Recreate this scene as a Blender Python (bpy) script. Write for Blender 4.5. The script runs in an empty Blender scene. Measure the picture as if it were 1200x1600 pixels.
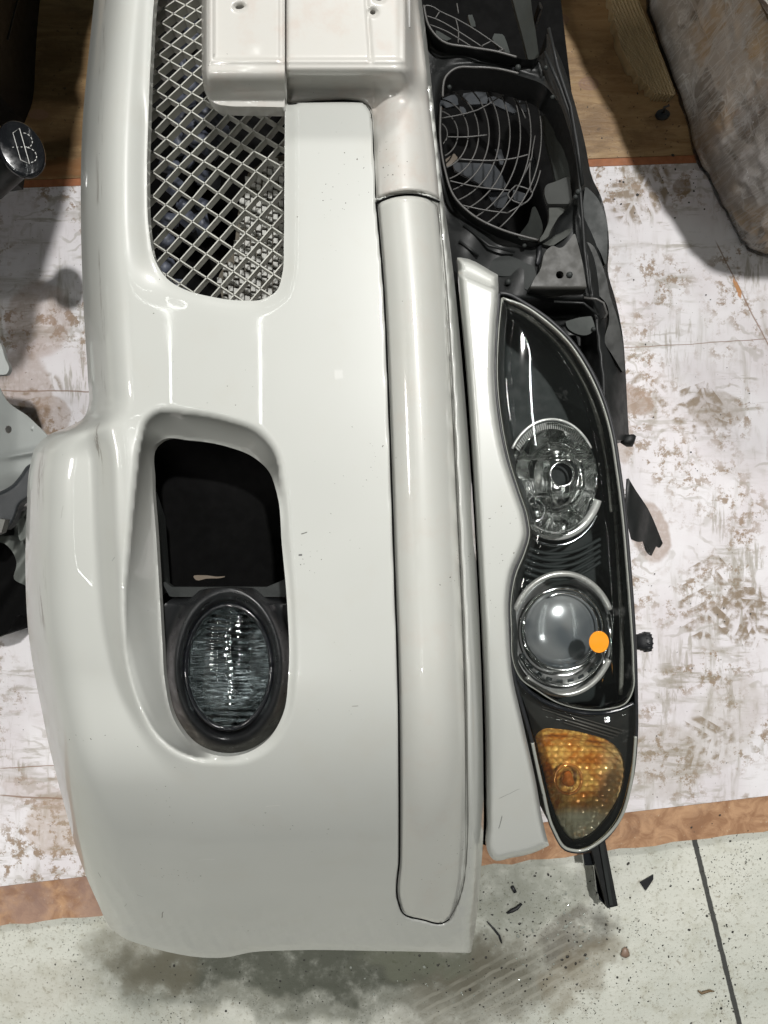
import bpy, bmesh, math, random
import numpy as np
from mathutils import Vector, Matrix
C = bpy.data.collections.new("place"); 
S = bpy.context.scene
S.collection.children.link(C)
random.seed(7); RNG = np.random.RandomState(5)

# ------------------------------------------------------------------ camera
H = 1.5; F = 1200.0                       # camera height (m), focal length in photo pixels
cam = bpy.data.cameras.new("camera"); camo = bpy.data.objects.new("camera", cam); C.objects.link(camo)
camo.location = (0, 0, H); camo.rotation_euler = (0, 0, 0)
cam.sensor_fit = 'VERTICAL'; cam.sensor_height = 36; cam.lens = 27; cam.clip_start = .01; cam.clip_end = 60
S.camera = camo
# ------------------------------------------------------------------ world (dim hall) and lamps
W = bpy.data.worlds.new("World"); S.world = W; W.use_nodes = True
wn = W.node_tree.nodes; wl = W.node_tree.links
bg = wn['Background']
tc = wn.new('ShaderNodeTexCoord'); wz = wn.new('ShaderNodeTexNoise'); wz.inputs['Scale'].default_value = 1.6; wz.inputs['Detail'].default_value = 1
cr = wn.new('ShaderNodeValToRGB'); cr.color_ramp.elements[0].position = .3; cr.color_ramp.elements[0].color = (.28,.32,.28,1)
cr.color_ramp.elements[1].position = .72; cr.color_ramp.elements[1].color = (.56,.64,.56,1)
wl.new(tc.outputs['Generated'], wz.inputs['Vector']); wl.new(wz.outputs['Fac'], cr.inputs['Fac']); wl.new(cr.outputs['Color'], bg.inputs['Color'])
bg.inputs['Strength'].default_value = .085
def area(name, loc, sx, sy, power, col=(1,.97,.92), shape='RECTANGLE', aim=None):
    L = bpy.data.lights.new(name, 'AREA'); L.shape = shape; L.size = sx
    if shape in ('RECTANGLE','ELLIPSE'): L.size_y = sy
    L.energy = power; L.color = col
    o = bpy.data.objects.new(name, L); C.objects.link(o); o.location = loc
    if aim is not None:
        d = Vector(aim)-Vector(loc); o.rotation_euler = d.to_track_quat('-Z','Y').to_euler()
    return o
KEY = (.70,1.2,5.0)
area('ceiling_key_lamp', KEY, .16, .16, 200, (1,.985,.96), 'DISK')
area('ceiling_far_lamp', (.35,4.4,4.4), .7, .7, 150, (1,.98,.95), 'DISK', aim=(0,-.3,.3))
area('ceiling_second_lamp', (-.9,-1.5,4.0), .12, .12, 16, (1,.97,.93), 'DISK')
area('hall_side_lamp', (-3.4,.4,3.9), .8, .8, 42, (1,.97,.92), 'DISK', aim=(.6,.6,.3))
for i,(x,y,l,p) in enumerate([(-.95,.3,3.4,2.6),(-.55,.3,3.4,2.6),(.63,.62,.66,2.2),(1.7,.2,2.6,2.0),(-1.9,-.2,2.6,2.4)]):
    area('ceiling_tube', (x,y,3.2), .010, l, p, (.97,1,.96))
S.view_settings.view_transform = 'Standard'; S.view_settings.look = 'None'
S.view_settings.gamma = 1; S.view_settings.exposure = 0.0
S.cycles.max_bounces = 8; S.cycles.transparent_max_bounces = 12; S.cycles.caustics_reflective = False; S.cycles.caustics_refractive = False
S.cycles.sample_clamp_indirect = 4

# ------------------------------------------------------------------ node helper
class NB:
    def __init__(s, name):
        s.m = bpy.data.materials.new(name); s.m.use_nodes = True
        s.t = s.m.node_tree; s.n = s.t.nodes; s.b = s.n['Principled BSDF']
        g = s.n.new('ShaderNodeNewGeometry'); s.pos = g.outputs['Position']
    def put(s, sock, v):
        if v is None: return
        if hasattr(v, 'links') or isinstance(v, bpy.types.NodeSocket): s.t.links.new(v, sock)
        else: sock.default_value = v if not (isinstance(v, tuple) and len(v) == 3 and sock.type == 'RGBA') else (*v, 1)
    def noise(s, scale, detail=4, rough=.55, vec=None, dist=0, stretch=None, rot=0, off=(0,0,0)):
        v = vec or s.pos
        if stretch or rot or off != (0,0,0):
            mp = s.n.new('ShaderNodeMapping'); s.t.links.new(v, mp.inputs[0]); mp.inputs['Location'].default_value = off
            mp.inputs['Scale'].default_value = stretch or (1,1,1); mp.inputs['Rotation'].default_value = (0,0,rot); v = mp.outputs[0]
        n = s.n.new('ShaderNodeTexNoise'); s.t.links.new(v, n.inputs['Vector'])
        n.inputs['Scale'].default_value = scale; n.inputs['Detail'].default_value = detail
        n.inputs['Roughness'].default_value = rough; n.inputs['Distortion'].default_value = dist
        return n.outputs['Fac']
    def voro(s, scale, feature='F1', vec=None, out='Distance', rnd=1):
        n = s.n.new('ShaderNodeTexVoronoi'); n.feature = feature; s.t.links.new(vec or s.pos, n.inputs['Vector'])
        n.inputs['Scale'].default_value = scale; n.inputs['Randomness'].default_value = rnd
        return n.outputs[out]
    def math(s, op, a, b=None, c=None, clamp=False):
        n = s.n.new('ShaderNodeMath'); n.operation = op; n.use_clamp = clamp
        s.put(n.inputs[0], a); s.put(n.inputs[1], b)
        if c is not None: s.put(n.inputs[2], c)
        return n.outputs[0]
    def ramp(s, v, a, b, lo=0., hi=1.):
        n = s.n.new('ShaderNodeMapRange'); n.interpolation_type = 'SMOOTHSTEP'; s.put(n.inputs[0], v)
        n.inputs[1].default_value = a; n.inputs[2].default_value = b; n.inputs[3].default_value = lo; n.inputs[4].default_value = hi
        return n.outputs[0]
    def mix(s, f, a, b, mode='MIX'):
        n = s.n.new('ShaderNodeMix'); n.data_type = 'RGBA'; n.blend_type = mode
        s.put(n.inputs['Factor'], f); s.put(n.inputs[6], a); s.put(n.inputs[7], b)
        return n.outputs[2]
    def mul(s, *a):
        r = a[0]
        for x in a[1:]: r = s.math('MULTIPLY', r, x)
        return r
    def mx(s, *a):
        r = a[0]
        for x in a[1:]: r = s.math('MAXIMUM', r, x)
        return r
    def local(s, x, y, rot=0, sx=1, sy=1, warp=None):
        """coordinates centred on floor point (x,y), rotated"""
        v = s.pos
        if warp: v = s.warp(warp[0], warp[1])
        mp = s.n.new('ShaderNodeMapping'); mp.vector_type = 'TEXTURE'; s.t.links.new(v, mp.inputs[0])
        mp.inputs['Location'].default_value = (x,y,0); mp.inputs['Rotation'].default_value = (0,0,rot); mp.inputs['Scale'].default_value = (sx,sy,1)
        sp = s.n.new('ShaderNodeSeparateXYZ'); s.t.links.new(mp.outputs[0], sp.inputs[0])
        return sp.outputs[0], sp.outputs[1]
    def warp(s, scale, amt):
        k = ('w', scale, amt)
        if not hasattr(s, 'c'): s.c = {}
        if k in s.c: return s.c[k]
        n = s.n.new('ShaderNodeTexNoise'); s.t.links.new(s.pos, n.inputs['Vector']); n.inputs['Scale'].default_value = scale; n.inputs['Detail'].default_value = 3
        a = s.n.new('ShaderNodeVectorMath'); a.operation = 'SUBTRACT'; s.t.links.new(n.outputs['Color'], a.inputs[0]); a.inputs[1].default_value = (.5,.5,.5)
        b = s.n.new('ShaderNodeVectorMath'); b.operation = 'SCALE'; s.t.links.new(a.outputs[0], b.inputs[0]); b.inputs['Scale'].default_value = amt
        c = s.n.new('ShaderNodeVectorMath'); c.operation = 'ADD'; s.t.links.new(b.outputs[0], c.inputs[0]); s.t.links.new(s.pos, c.inputs[1])
        s.c[k] = c.outputs[0]; return c.outputs[0]
    def blob(s, x, y, rx, ry, rot=0, soft=.5, warp=(18,.05)):
        u, v = s.local(x, y, rot, rx, ry, warp)
        d = s.math('ADD', s.math('POWER', u, 2), s.math('POWER', v, 2))
        return s.ramp(d, 1+soft, 1-soft*.9)
    def bump(s, h, strength=.3, dist=.002):
        n = s.n.new('ShaderNodeBump'); n.inputs['Strength'].default_value = strength; n.inputs['Distance'].default_value = dist
        s.put(n.inputs['Height'], h); s.t.links.new(n.outputs[0], s.b.inputs['Normal']); return n
    def set(s, **k):
        names = dict(col='Base Color', rough='Roughness', metal='Metallic', coat='Coat Weight', crough='Coat Roughness', spec='Specular IOR Level', alpha='Alpha', trans='Transmission Weight', ior='IOR', sss='Subsurface Weight')
        for a, v in k.items(): s.put(s.b.inputs[names[a]], v)
        return s.m
def simple(name, col, rough=.5, metal=0, var=.15, coat=0, scale=30, bump=0, **k):
    b = NB(name); n = b.noise(scale, 5)
    dk = tuple(c*(1-var) for c in col); lt = tuple(min(1, c*(1+var)) for c in col)
    b.set(col=b.mix(n, dk, lt), rough=b.ramp(b.noise(scale*2.3, 4), .3, .7, max(.02, rough-.08), min(1, rough+.1)), metal=metal, coat=coat, **k)
    if bump: b.bump(b.noise(scale*8, 4), bump, .001)
    return b.m

# ------------------------------------------------------------------ geometry helpers
def P(px, py, z):
    k = (H-z)/F
    return Vector(((px-600)*k, (800-py)*k, z))
def link(me, name, mat, parent=None, smooth=True):
    o = bpy.data.objects.new(name, me); C.objects.link(o)
    if mat is not None: me.materials.append(mat)
    if smooth: me.polygons.foreach_set('use_smooth', [True]*len(me.polygons))
    if parent is not None: o.parent = parent
    return o
def mesh(verts, faces):
    me = bpy.data.meshes.new('m'); me.from_pydata([tuple(map(float, v)) for v in verts], [], faces); me.update(); return me
def tag(o, label, cat, group=None, kind=None):
    if kind: o['kind'] = kind
    if label: o['label'] = label
    if cat: o['category'] = cat
    if group: o['group'] = group
    return o
def thing(name, loc, label, cat, group=None):
    o = bpy.data.objects.new(name, None); C.objects.link(o); o.location = loc
    o.empty_display_size = .05
    return tag(o, label, cat, group)
PEND = []
def adopt(o, parent):
    o.parent = parent; bpy.context.view_layer.update(); o.matrix_parent_inverse = parent.matrix_world.inverted(); return o
def curve(pts, n=6, closed=True):
    """Catmull-Rom through points; a third value marks a sharp corner"""
    p = np.array([q[:2] for q in pts], float); m = len(p); sharp = [len(q) > 2 for q in pts]
    out = []
    rng = range(m) if closed else range(m-1)
    for i in rng:
        a, b = p[i], p[(i+1) % m]
        z, c = p[(i-1) % m], p[(i+2) % m]
        if not closed:
            if i == 0: z = a
            if i == m-2: c = b
        la = np.linalg.norm(b-a)
        def tg(u, v, w, s):
            if s: return (w-v)
            d1 = np.linalg.norm(v-u)+1e-6; d2 = np.linalg.norm(w-v)+1e-6
            return ((v-u)/d1*d2+(w-v)/d2*d1)/(d1+d2)
        ta = (b-a) if sharp[i] else tg(z, a, b, 0)*la
        tb = (b-a) if sharp[(i+1) % m] else tg(a, b, c, 0)*la
        for k in range(n):
            t = k/n; t2 = t*t; t3 = t2*t
            out.append((2*t3-3*t2+1)*a+(t3-2*t2+t)*ta+(-2*t3+3*t2)*b+(t3-t2)*tb)
    if not closed: out.append(p[-1])
    return np.array(out)
def ell(cx, cy, rx, ry, n=64, rot=0):
    t = np.linspace(0, 2*math.pi, n, endpoint=False); c, s = math.cos(rot), math.sin(rot)
    x, y = rx*np.cos(t), ry*np.sin(t)
    return np.stack([cx+x*c-y*s, cy+x*s+y*c], 1)
def sdf(X, Y, poly):
    """signed distance (inside positive) and nearest point"""
    A = poly; B = np.roll(poly, -1, 0)
    x = X.ravel(); y = Y.ravel(); N = len(x)
    D = np.empty(N); NX = np.empty(N); NY = np.empty(N); ins = np.zeros(N, bool)
    ex = B[:,0]-A[:,0]; ey = B[:,1]-A[:,1]; l2 = ex*ex+ey*ey+1e-12
    for s in range(0, N, 20000):
        e = min(N, s+20000); xs = x[s:e,None]; ys = y[s:e,None]
        t = np.clip(((xs-A[:,0])*ex+(ys-A[:,1])*ey)/l2, 0, 1)
        qx = A[:,0]+t*ex; qy = A[:,1]+t*ey; d = (xs-qx)**2+(ys-qy)**2
        k = d.argmin(1); r = np.arange(e-s)
        D[s:e] = np.sqrt(d[r,k]); NX[s:e] = qx[r,k]; NY[s:e] = qy[r,k]
        c = ((A[:,1] > ys) != (B[:,1] > ys)) & (xs < ex*(ys-A[:,1])/np.where(ey == 0, 1e-9, ey)+A[:,0])
        ins[s:e] = c.sum(1) % 2 == 1
    D = np.where(ins, D, -D)
    return D.reshape(X.shape), NX.reshape(X.shape), NY.reshape(X.shape)
def ss(a, b, x):
    t = np.clip((x-a)/(b-a), 0, 1); return t*t*(3-2*t)
def sheet(name, outer, holes, zf, mat, parent=None, step=4, thick=.004, cut=(), floor_z=None, skirt_holes=True):
    """a skin over the region outer minus holes; zf(x,y,do,dhs) gives its height; edges get a wall"""
    x0, y0 = outer.min(0)-step; x1, y1 = outer.max(0)+step
    gx = np.arange(x0, x1+step, step); gy = np.arange(y0, y1+step, step)
    X, Y = np.meshgrid(gx, gy)
    do, nx, ny = sdf(X, Y, outer); G = do.copy(); NX = nx; NY = ny
    for h in list(holes):
        d, a, b = sdf(X, Y, h); d = -d; k = d < G
        G = np.where(k, d, G); NX = np.where(k, a, NX); NY = np.where(k, b, NY)
    near = (np.abs(G) < step*.95)
    # cell kept when its mean is inside
    gc = (G[:-1,:-1]+G[1:,:-1]+G[:-1,1:]+G[1:,1:])/4
    keep = gc > 0
    for _ in range(1): pass
    used = np.zeros(G.shape, int)
    for a in (0,1):
        for b in (0,1): used[a:a+keep.shape[0], b:b+keep.shape[1]] += keep
    bnd = (used > 0) & ((used < 4) | (G < 0))
    X = np.where(bnd, NX, X); Y = np.where(bnd, NY, Y)
    U = used > 0
    idx = -np.ones(G.shape, int); idx[U] = np.arange(U.sum())
    xs, ys = X[U], Y[U]
    do = sdf(xs, ys, outer)[0]; dh = [-sdf(xs, ys, h)[0] for h in holes]
    z = zf(xs, ys, np.maximum(do, 0), [np.maximum(d, 0) for d in dh])
    z = np.broadcast_to(z, xs.shape)
    k = (H-z)/F
    V = np.stack([(xs-600)*k, (800-ys)*k, z], 1)
    I, J = np.nonzero(keep)
    Fc = np.stack([idx[I,J], idx[I+1,J], idx[I+1,J+1], idx[I,J+1]], 1)
    # boundary edges
    edges = {}
    for f in Fc:
        for a in range(4):
            e = (f[a], f[(a+1) % 4])
            if (e[1], e[0]) in edges: del edges[(e[1], e[0])]
            else: edges[e] = 1
    verts = [tuple(v) for v in V]; faces = [tuple(int(a) for a in f) for f in Fc]
    m = {}
    def low(i, top):
        if (i, top) not in m:
            v = V[i]; m[(i, top)] = len(verts)
            if top: verts.append((v[0], v[1], v[2]))
            else: verts.append((v[0], v[1], (v[2]-thick) if floor_z is None else floor_z))
        return m[(i, top)]
    if thick:
        for a, b in edges:
            faces.append((low(b,1), low(a,1), low(a,0), low(b,0)))
    return link(mesh(verts, faces), name, mat, parent)
def tube(name, pts, r, mat, parent=None, sides=8, taper=None):
    """round bar through world points (list of lists allowed -> one mesh)"""
    runs = pts if isinstance(pts[0], (list, tuple)) and isinstance(pts[0][0], (list, tuple, Vector)) else [pts]
    V = []; Fs = []
    for run in runs:
        run = [Vector(p) for p in run]; base = len(V); n = len(run)
        for i, p in enumerate(run):
            d = (run[min(i+1, n-1)]-run[max(i-1, 0)]).normalized()
            up = Vector((0,0,1)) if abs(d.z) < .9 else Vector((0,1,0))
            a = d.cross(up).normalized(); b = a.cross(d)
            rr = r*(taper[i] if taper else 1)
            for k in range(sides):
                t = 2*math.pi*k/sides; V.append(p+a*math.cos(t)*rr+b*math.sin(t)*rr)
        for i in range(n-1):
            for k in range(sides):
                k2 = (k+1) % sides
                Fs.append((base+i*sides+k, base+i*sides+k2, base+(i+1)*sides+k2, base+(i+1)*sides+k))
        Fs.append(tuple(base+k for k in range(sides))[::-1]); Fs.append(tuple(base+(n-1)*sides+k for k in range(sides)))
    return link(mesh(V, Fs), name, mat, parent)
def blade(name, segs, w, d, mat, parent=None):
    """thin upright bars: segs = list of (p,q) with tops on p,q"""
    V = []; Fs = []
    for p, q in segs:
        t = (q-p).normalized(); s = Vector((-t.y, t.x, 0)).normalized()*w/2; b = len(V); dz = Vector((0,0,d))
        for u in (p, q):
            V += [u-s, u+s, u+s-dz, u-s-dz]
        for i in range(4): Fs.append((b+i, b+(i+1) % 4, b+4+(i+1) % 4, b+4+i))
        Fs += [(b+3,b+2,b+1,b), (b+4,b+5,b+6,b+7)]
    return link(mesh(V, Fs), name, mat, parent, smooth=False)
def prism(name, pts, z0, z1, mat, parent=None, bev=0, world=False, zref=None):
    """flat solid from an outline in photo pixels taken at height z1"""
    zr = z1 if zref is None else zref
    top = [Vector((p[0], p[1], 0)) if world else P(p[0], p[1], zr) for p in pts]
    bm = bmesh.new(); vs = [bm.verts.new((p.x, p.y, z1)) for p in top]; f = bm.faces.new(vs)
    bm.normal_update()
    if f.normal.z < 0: f.normal_flip()
    r = bmesh.ops.extrude_face_region(bm, geom=[f])
    for v in [g for g in r['geom'] if isinstance(g, bmesh.types.BMVert)]: v.co.z = z0
    bmesh.ops.recalc_face_normals(bm, faces=bm.faces)
    if bev: bmesh.ops.bevel(bm, geom=list(bm.edges), offset=bev, segments=2, affect='EDGES', profile=.6)
    me = bpy.data.meshes.new('m'); bm.to_mesh(me); bm.free()
    return link(me, name, mat, parent, smooth=False)
def lerp(y, tab):
    t = np.array(tab, float); return np.interp(y, t[:,0], t[:,1])
def sm(y, tab):
    """smooth (monotone cubic-ish) table lookup"""
    t = np.array(tab, float); xs = t[:,0]; v = t[:,1]
    m = np.gradient(v, xs); y = np.clip(y, xs[0], xs[-1]); i = np.clip(np.searchsorted(xs, y)-1, 0, len(xs)-2)
    h = xs[i+1]-xs[i]; u = (y-xs[i])/h
    return (2*u**3-3*u**2+1)*v[i]+(u**3-2*u**2+u)*h*m[i]+(-2*u**3+3*u**2)*v[i+1]+(u**3-u**2)*h*m[i+1]

exec_order = 0
# ------------------------------------------------------------------ MATERIALS
def paint(name, base=(.448,.456,.430), dirt=0.0, scr=True, rough=.33):
    b = NB(name)
    spk = b.math('GREATER_THAN', b.math('SUBTRACT', b.noise(330, 1, .4), b.ramp(b.noise(9,2), .45, .75, .12, 0)), .735)
    big = b.ramp(b.noise(3.2, 3), .35, .65)
    col = b.mix(big, base, tuple(c*1.045 for c in base))
    col = b.mix(b.mul(b.ramp(b.noise(14, 6, .62), .5, .72), .10), col, (.40,.36,.29))
    if dirt: col = b.mix(b.mul(b.ramp(b.noise(26, 7, .68), .47, .70), dirt), col, (.45,.33,.27))
    sc = b.noise(60, 3, .5, stretch=(1,.12,1), rot=.25)
    col = b.mix(b.mul(b.math('GREATER_THAN', sc, .775), .55), col, (.30,.28,.24))
    if scr == 'edge':
        for (x0, y0, y1, w) in ((-.326, .0, .7, .006), (-.415, -.17, .10, .008)):
            u, v = b.local(x0, (y0+y1)/2, 0)
            m_ = b.mul(b.ramp(b.math('ABSOLUTE', u), w*1.5, w*.2), b.ramp(b.math('ABSOLUTE', v), (y1-y0)/2, (y1-y0)/2-.06), b.ramp(b.noise(90, 6, .7, stretch=(1,.10,1)), .52, .62), b.ramp(b.noise(13, 3), .40, .55))
            col = b.mix(b.mul(m_, .75), col, (.16,.14,.12))
    if scr == 'edge':
        for (px, py, z, l, w, rt, cl, op) in ((262,1415,.35,.011,.0008,1.2,(.12,.11,.10),.9),(207,1398,.35,.006,.0005,1.0,(.2,.19,.17),.8),(162,1358,.40,.006,.0006,1.8,(.1,.1,.09),.9),(230,1382,.38,.005,.0004,-.6,(.2,.19,.17),.8),
                (478,832,.62,.004,.0007,.3,(.07,.07,.06),.9),(472,866,.62,.0022,.0011,0,(.05,.05,.05),.9),(556,1092,.60,.004,.0006,.2,(.2,.19,.17),.7),(300,1000,.6,.003,.0005,.5,(.1,.1,.1),.7),(531,590,.62,.0055,.0050,.1,(.60,.60,.58),.45),(200,870,.58,.004,.0004,.8,(.2,.2,.2),.7),
                (790,1228,.52,.016,.0004,.5,(.2,.2,.19),.8),(780,1280,.52,.012,.0006,1.4,(.14,.14,.13),.85),(430,1250,.55,.010,.0004,.15,(.62,.62,.58),.6),(330,1330,.47,.012,.0004,.1,(.6,.6,.57),.6),(640,1180,.55,.008,.0003,.9,(.25,.24,.22),.6),(120,800,.56,.009,.0004,1.3,(.3,.29,.27),.6)):
            q_ = P(px, py, z); u, v = b.local(q_.x, q_.y, rt, 1, 1, (60,.004))
            col = b.mix(b.mul(b.ramp(b.math('ABSOLUTE', u), l, l*.7), b.ramp(b.math('ABSOLUTE', v), w*1.3, w*.6), op), col, cl)
    col = b.mix(spk, col, (.09,.085,.07))
    b.set(col=col, rough=rough, coat=.85, crough=b.ramp(b.noise(7, 5, .6), .35, .75, .012, .07), spec=.4)
    b.bump(b.noise(420, 2), .03, .0006)
    return b.m
M = {}
M['paint'] = paint('white_paint', scr='edge')
M['plate'] = paint('plate_base_white', (.49,.48,.45), dirt=.28)
M['strip'] = paint('strip_white', (.46,.463,.432), dirt=.12, rough=.38)
M['grille'] = simple('grille_plastic', (.42,.42,.38), .42, var=.1)
M['black'] = simple('black_plastic', (.014,.015,.015), .45, var=.45, scale=22, bump=.15, spec=.3)
M['grey_pl'] = simple('dusty_black_plastic', (.024,.027,.026), .5, spec=.25, var=.35, scale=18, bump=.2)
M['dgrey'] = simple('worn_grey_plastic', (.045,.05,.047), .55, spec=.25, var=.45, scale=25, bump=.2)
M['void'] = simple('void_black', (.004,.004,.004), .9, var=.2, spec=.08)  # near-black matte for gaps, liners and backings
M['gloss'] = simple('gloss_black', (.010,.011,.013), .16, var=.2, coat=.5)
M['wire'] = simple('wire_grey', (.065,.063,.06), .45, var=.2)
M['blade'] = simple('fan_blade_grey', (.034,.038,.043), .5, var=.3)
M['chrome'] = simple('chrome', (.80,.82,.80), .09, 1, var=.08)
M['bright'] = simple('bright_plastic', (.66,.68,.65), .2, .35, var=.1, coat=1)
M['chrome_dk'] = simple('smoked_chrome', (.42,.45,.46), .12, 1, var=.2)
M['housing'] = simple('headlight_housing', (.022,.028,.027), .62, var=.35, spec=.15)
M['metal'] = simple('galvanised_panel', (.36,.38,.37), .45, .35, var=.14, scale=12)
M['slot'] = simple('light_duct_plastic', (.50,.50,.47), .6, var=.15)
M['brownpl'] = simple('dusty_brown_plastic', (.10,.085,.06), .6, var=.3)
M['blue'] = simple('blue_grey_plastic', (.085,.095,.125), .45, var=.35)
M['sticker'] = simple('orange_sticker', (.85,.30,.012), .45, var=.10, coat=.4, scale=60)
M['tan'] = simple('tan_label', (.11,.085,.06), .6)
M['white_ink'] = simple('white_print', (.75,.75,.72), .5)
M['rubber'] = simple('rubber', (.016,.017,.019), .5, var=.4)

def glass(name, tint=(1,1,1), smear=True, ior=1.5, base=.0):
    m = bpy.data.materials.new(name); m.use_nodes = True; t = m.node_tree; n = t.nodes; n.remove(n['Principled BSDF'])
    out = n['Material Output']
    tr = n.new('ShaderNodeBsdfTransparent'); tr.inputs[0].default_value = (*tint, 1)
    gl = n.new('ShaderNodeBsdfGlossy'); gl.inputs['Roughness'].default_value = .025; gl.inputs[0].default_value = (1,1,1,1)
    fr = n.new('ShaderNodeFresnel'); fr.inputs[0].default_value = ior
    mx = n.new('ShaderNodeMixShader'); t.links.new(fr.outputs[0], mx.inputs[0]); t.links.new(tr.outputs[0], mx.inputs[1]); t.links.new(gl.outputs[0], mx.inputs[2])
    last = mx
    if smear:
        df = n.new('ShaderNodeBsdfDiffuse'); df.inputs[0].default_value = (.55,.56,.54,1)
        g = n.new('ShaderNodeNewGeometry'); nz = n.new('ShaderNodeTexNoise'); nz.inputs['Scale'].default_value = 24; nz.inputs['Detail'].default_value = 9; nz.inputs['Roughness'].default_value = .7
        t.links.new(g.outputs['Position'], nz.inputs['Vector'])
        mr = n.new('ShaderNodeMapRange'); mr.inputs[1].default_value = .60; mr.inputs[2].default_value = .80; mr.inputs[3].default_value = .006+base; mr.inputs[4].default_value = .13+base
        t.links.new(nz.outputs['Fac'], mr.inputs[0])
        m2 = n.new('ShaderNodeMixShader'); t.links.new(mr.outputs[0], m2.inputs[0]); t.links.new(mx.outputs[0], m2.inputs[1]); t.links.new(df.outputs[0], m2.inputs[2]); last = m2
    t.links.new(last.outputs[0], out.inputs[0]); return m
M['lens'] = glass('clear_lens')
M['foglens'] = glass('fog_lamp_glass', (.93,.95,.94), False)

EDGE_TOP = lambda x: 295-(x)*.037           # photo row of the plywood / white board joint
EDGE_BOT = lambda x: 1385-x*.118            # where the white paint ends (brown strip starts)
EDGE_END = lambda x: 1448-x*.125            # end of the board
def fp(px, py, z=.02): p = P(px, py, z); return p.x, p.y
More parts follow.
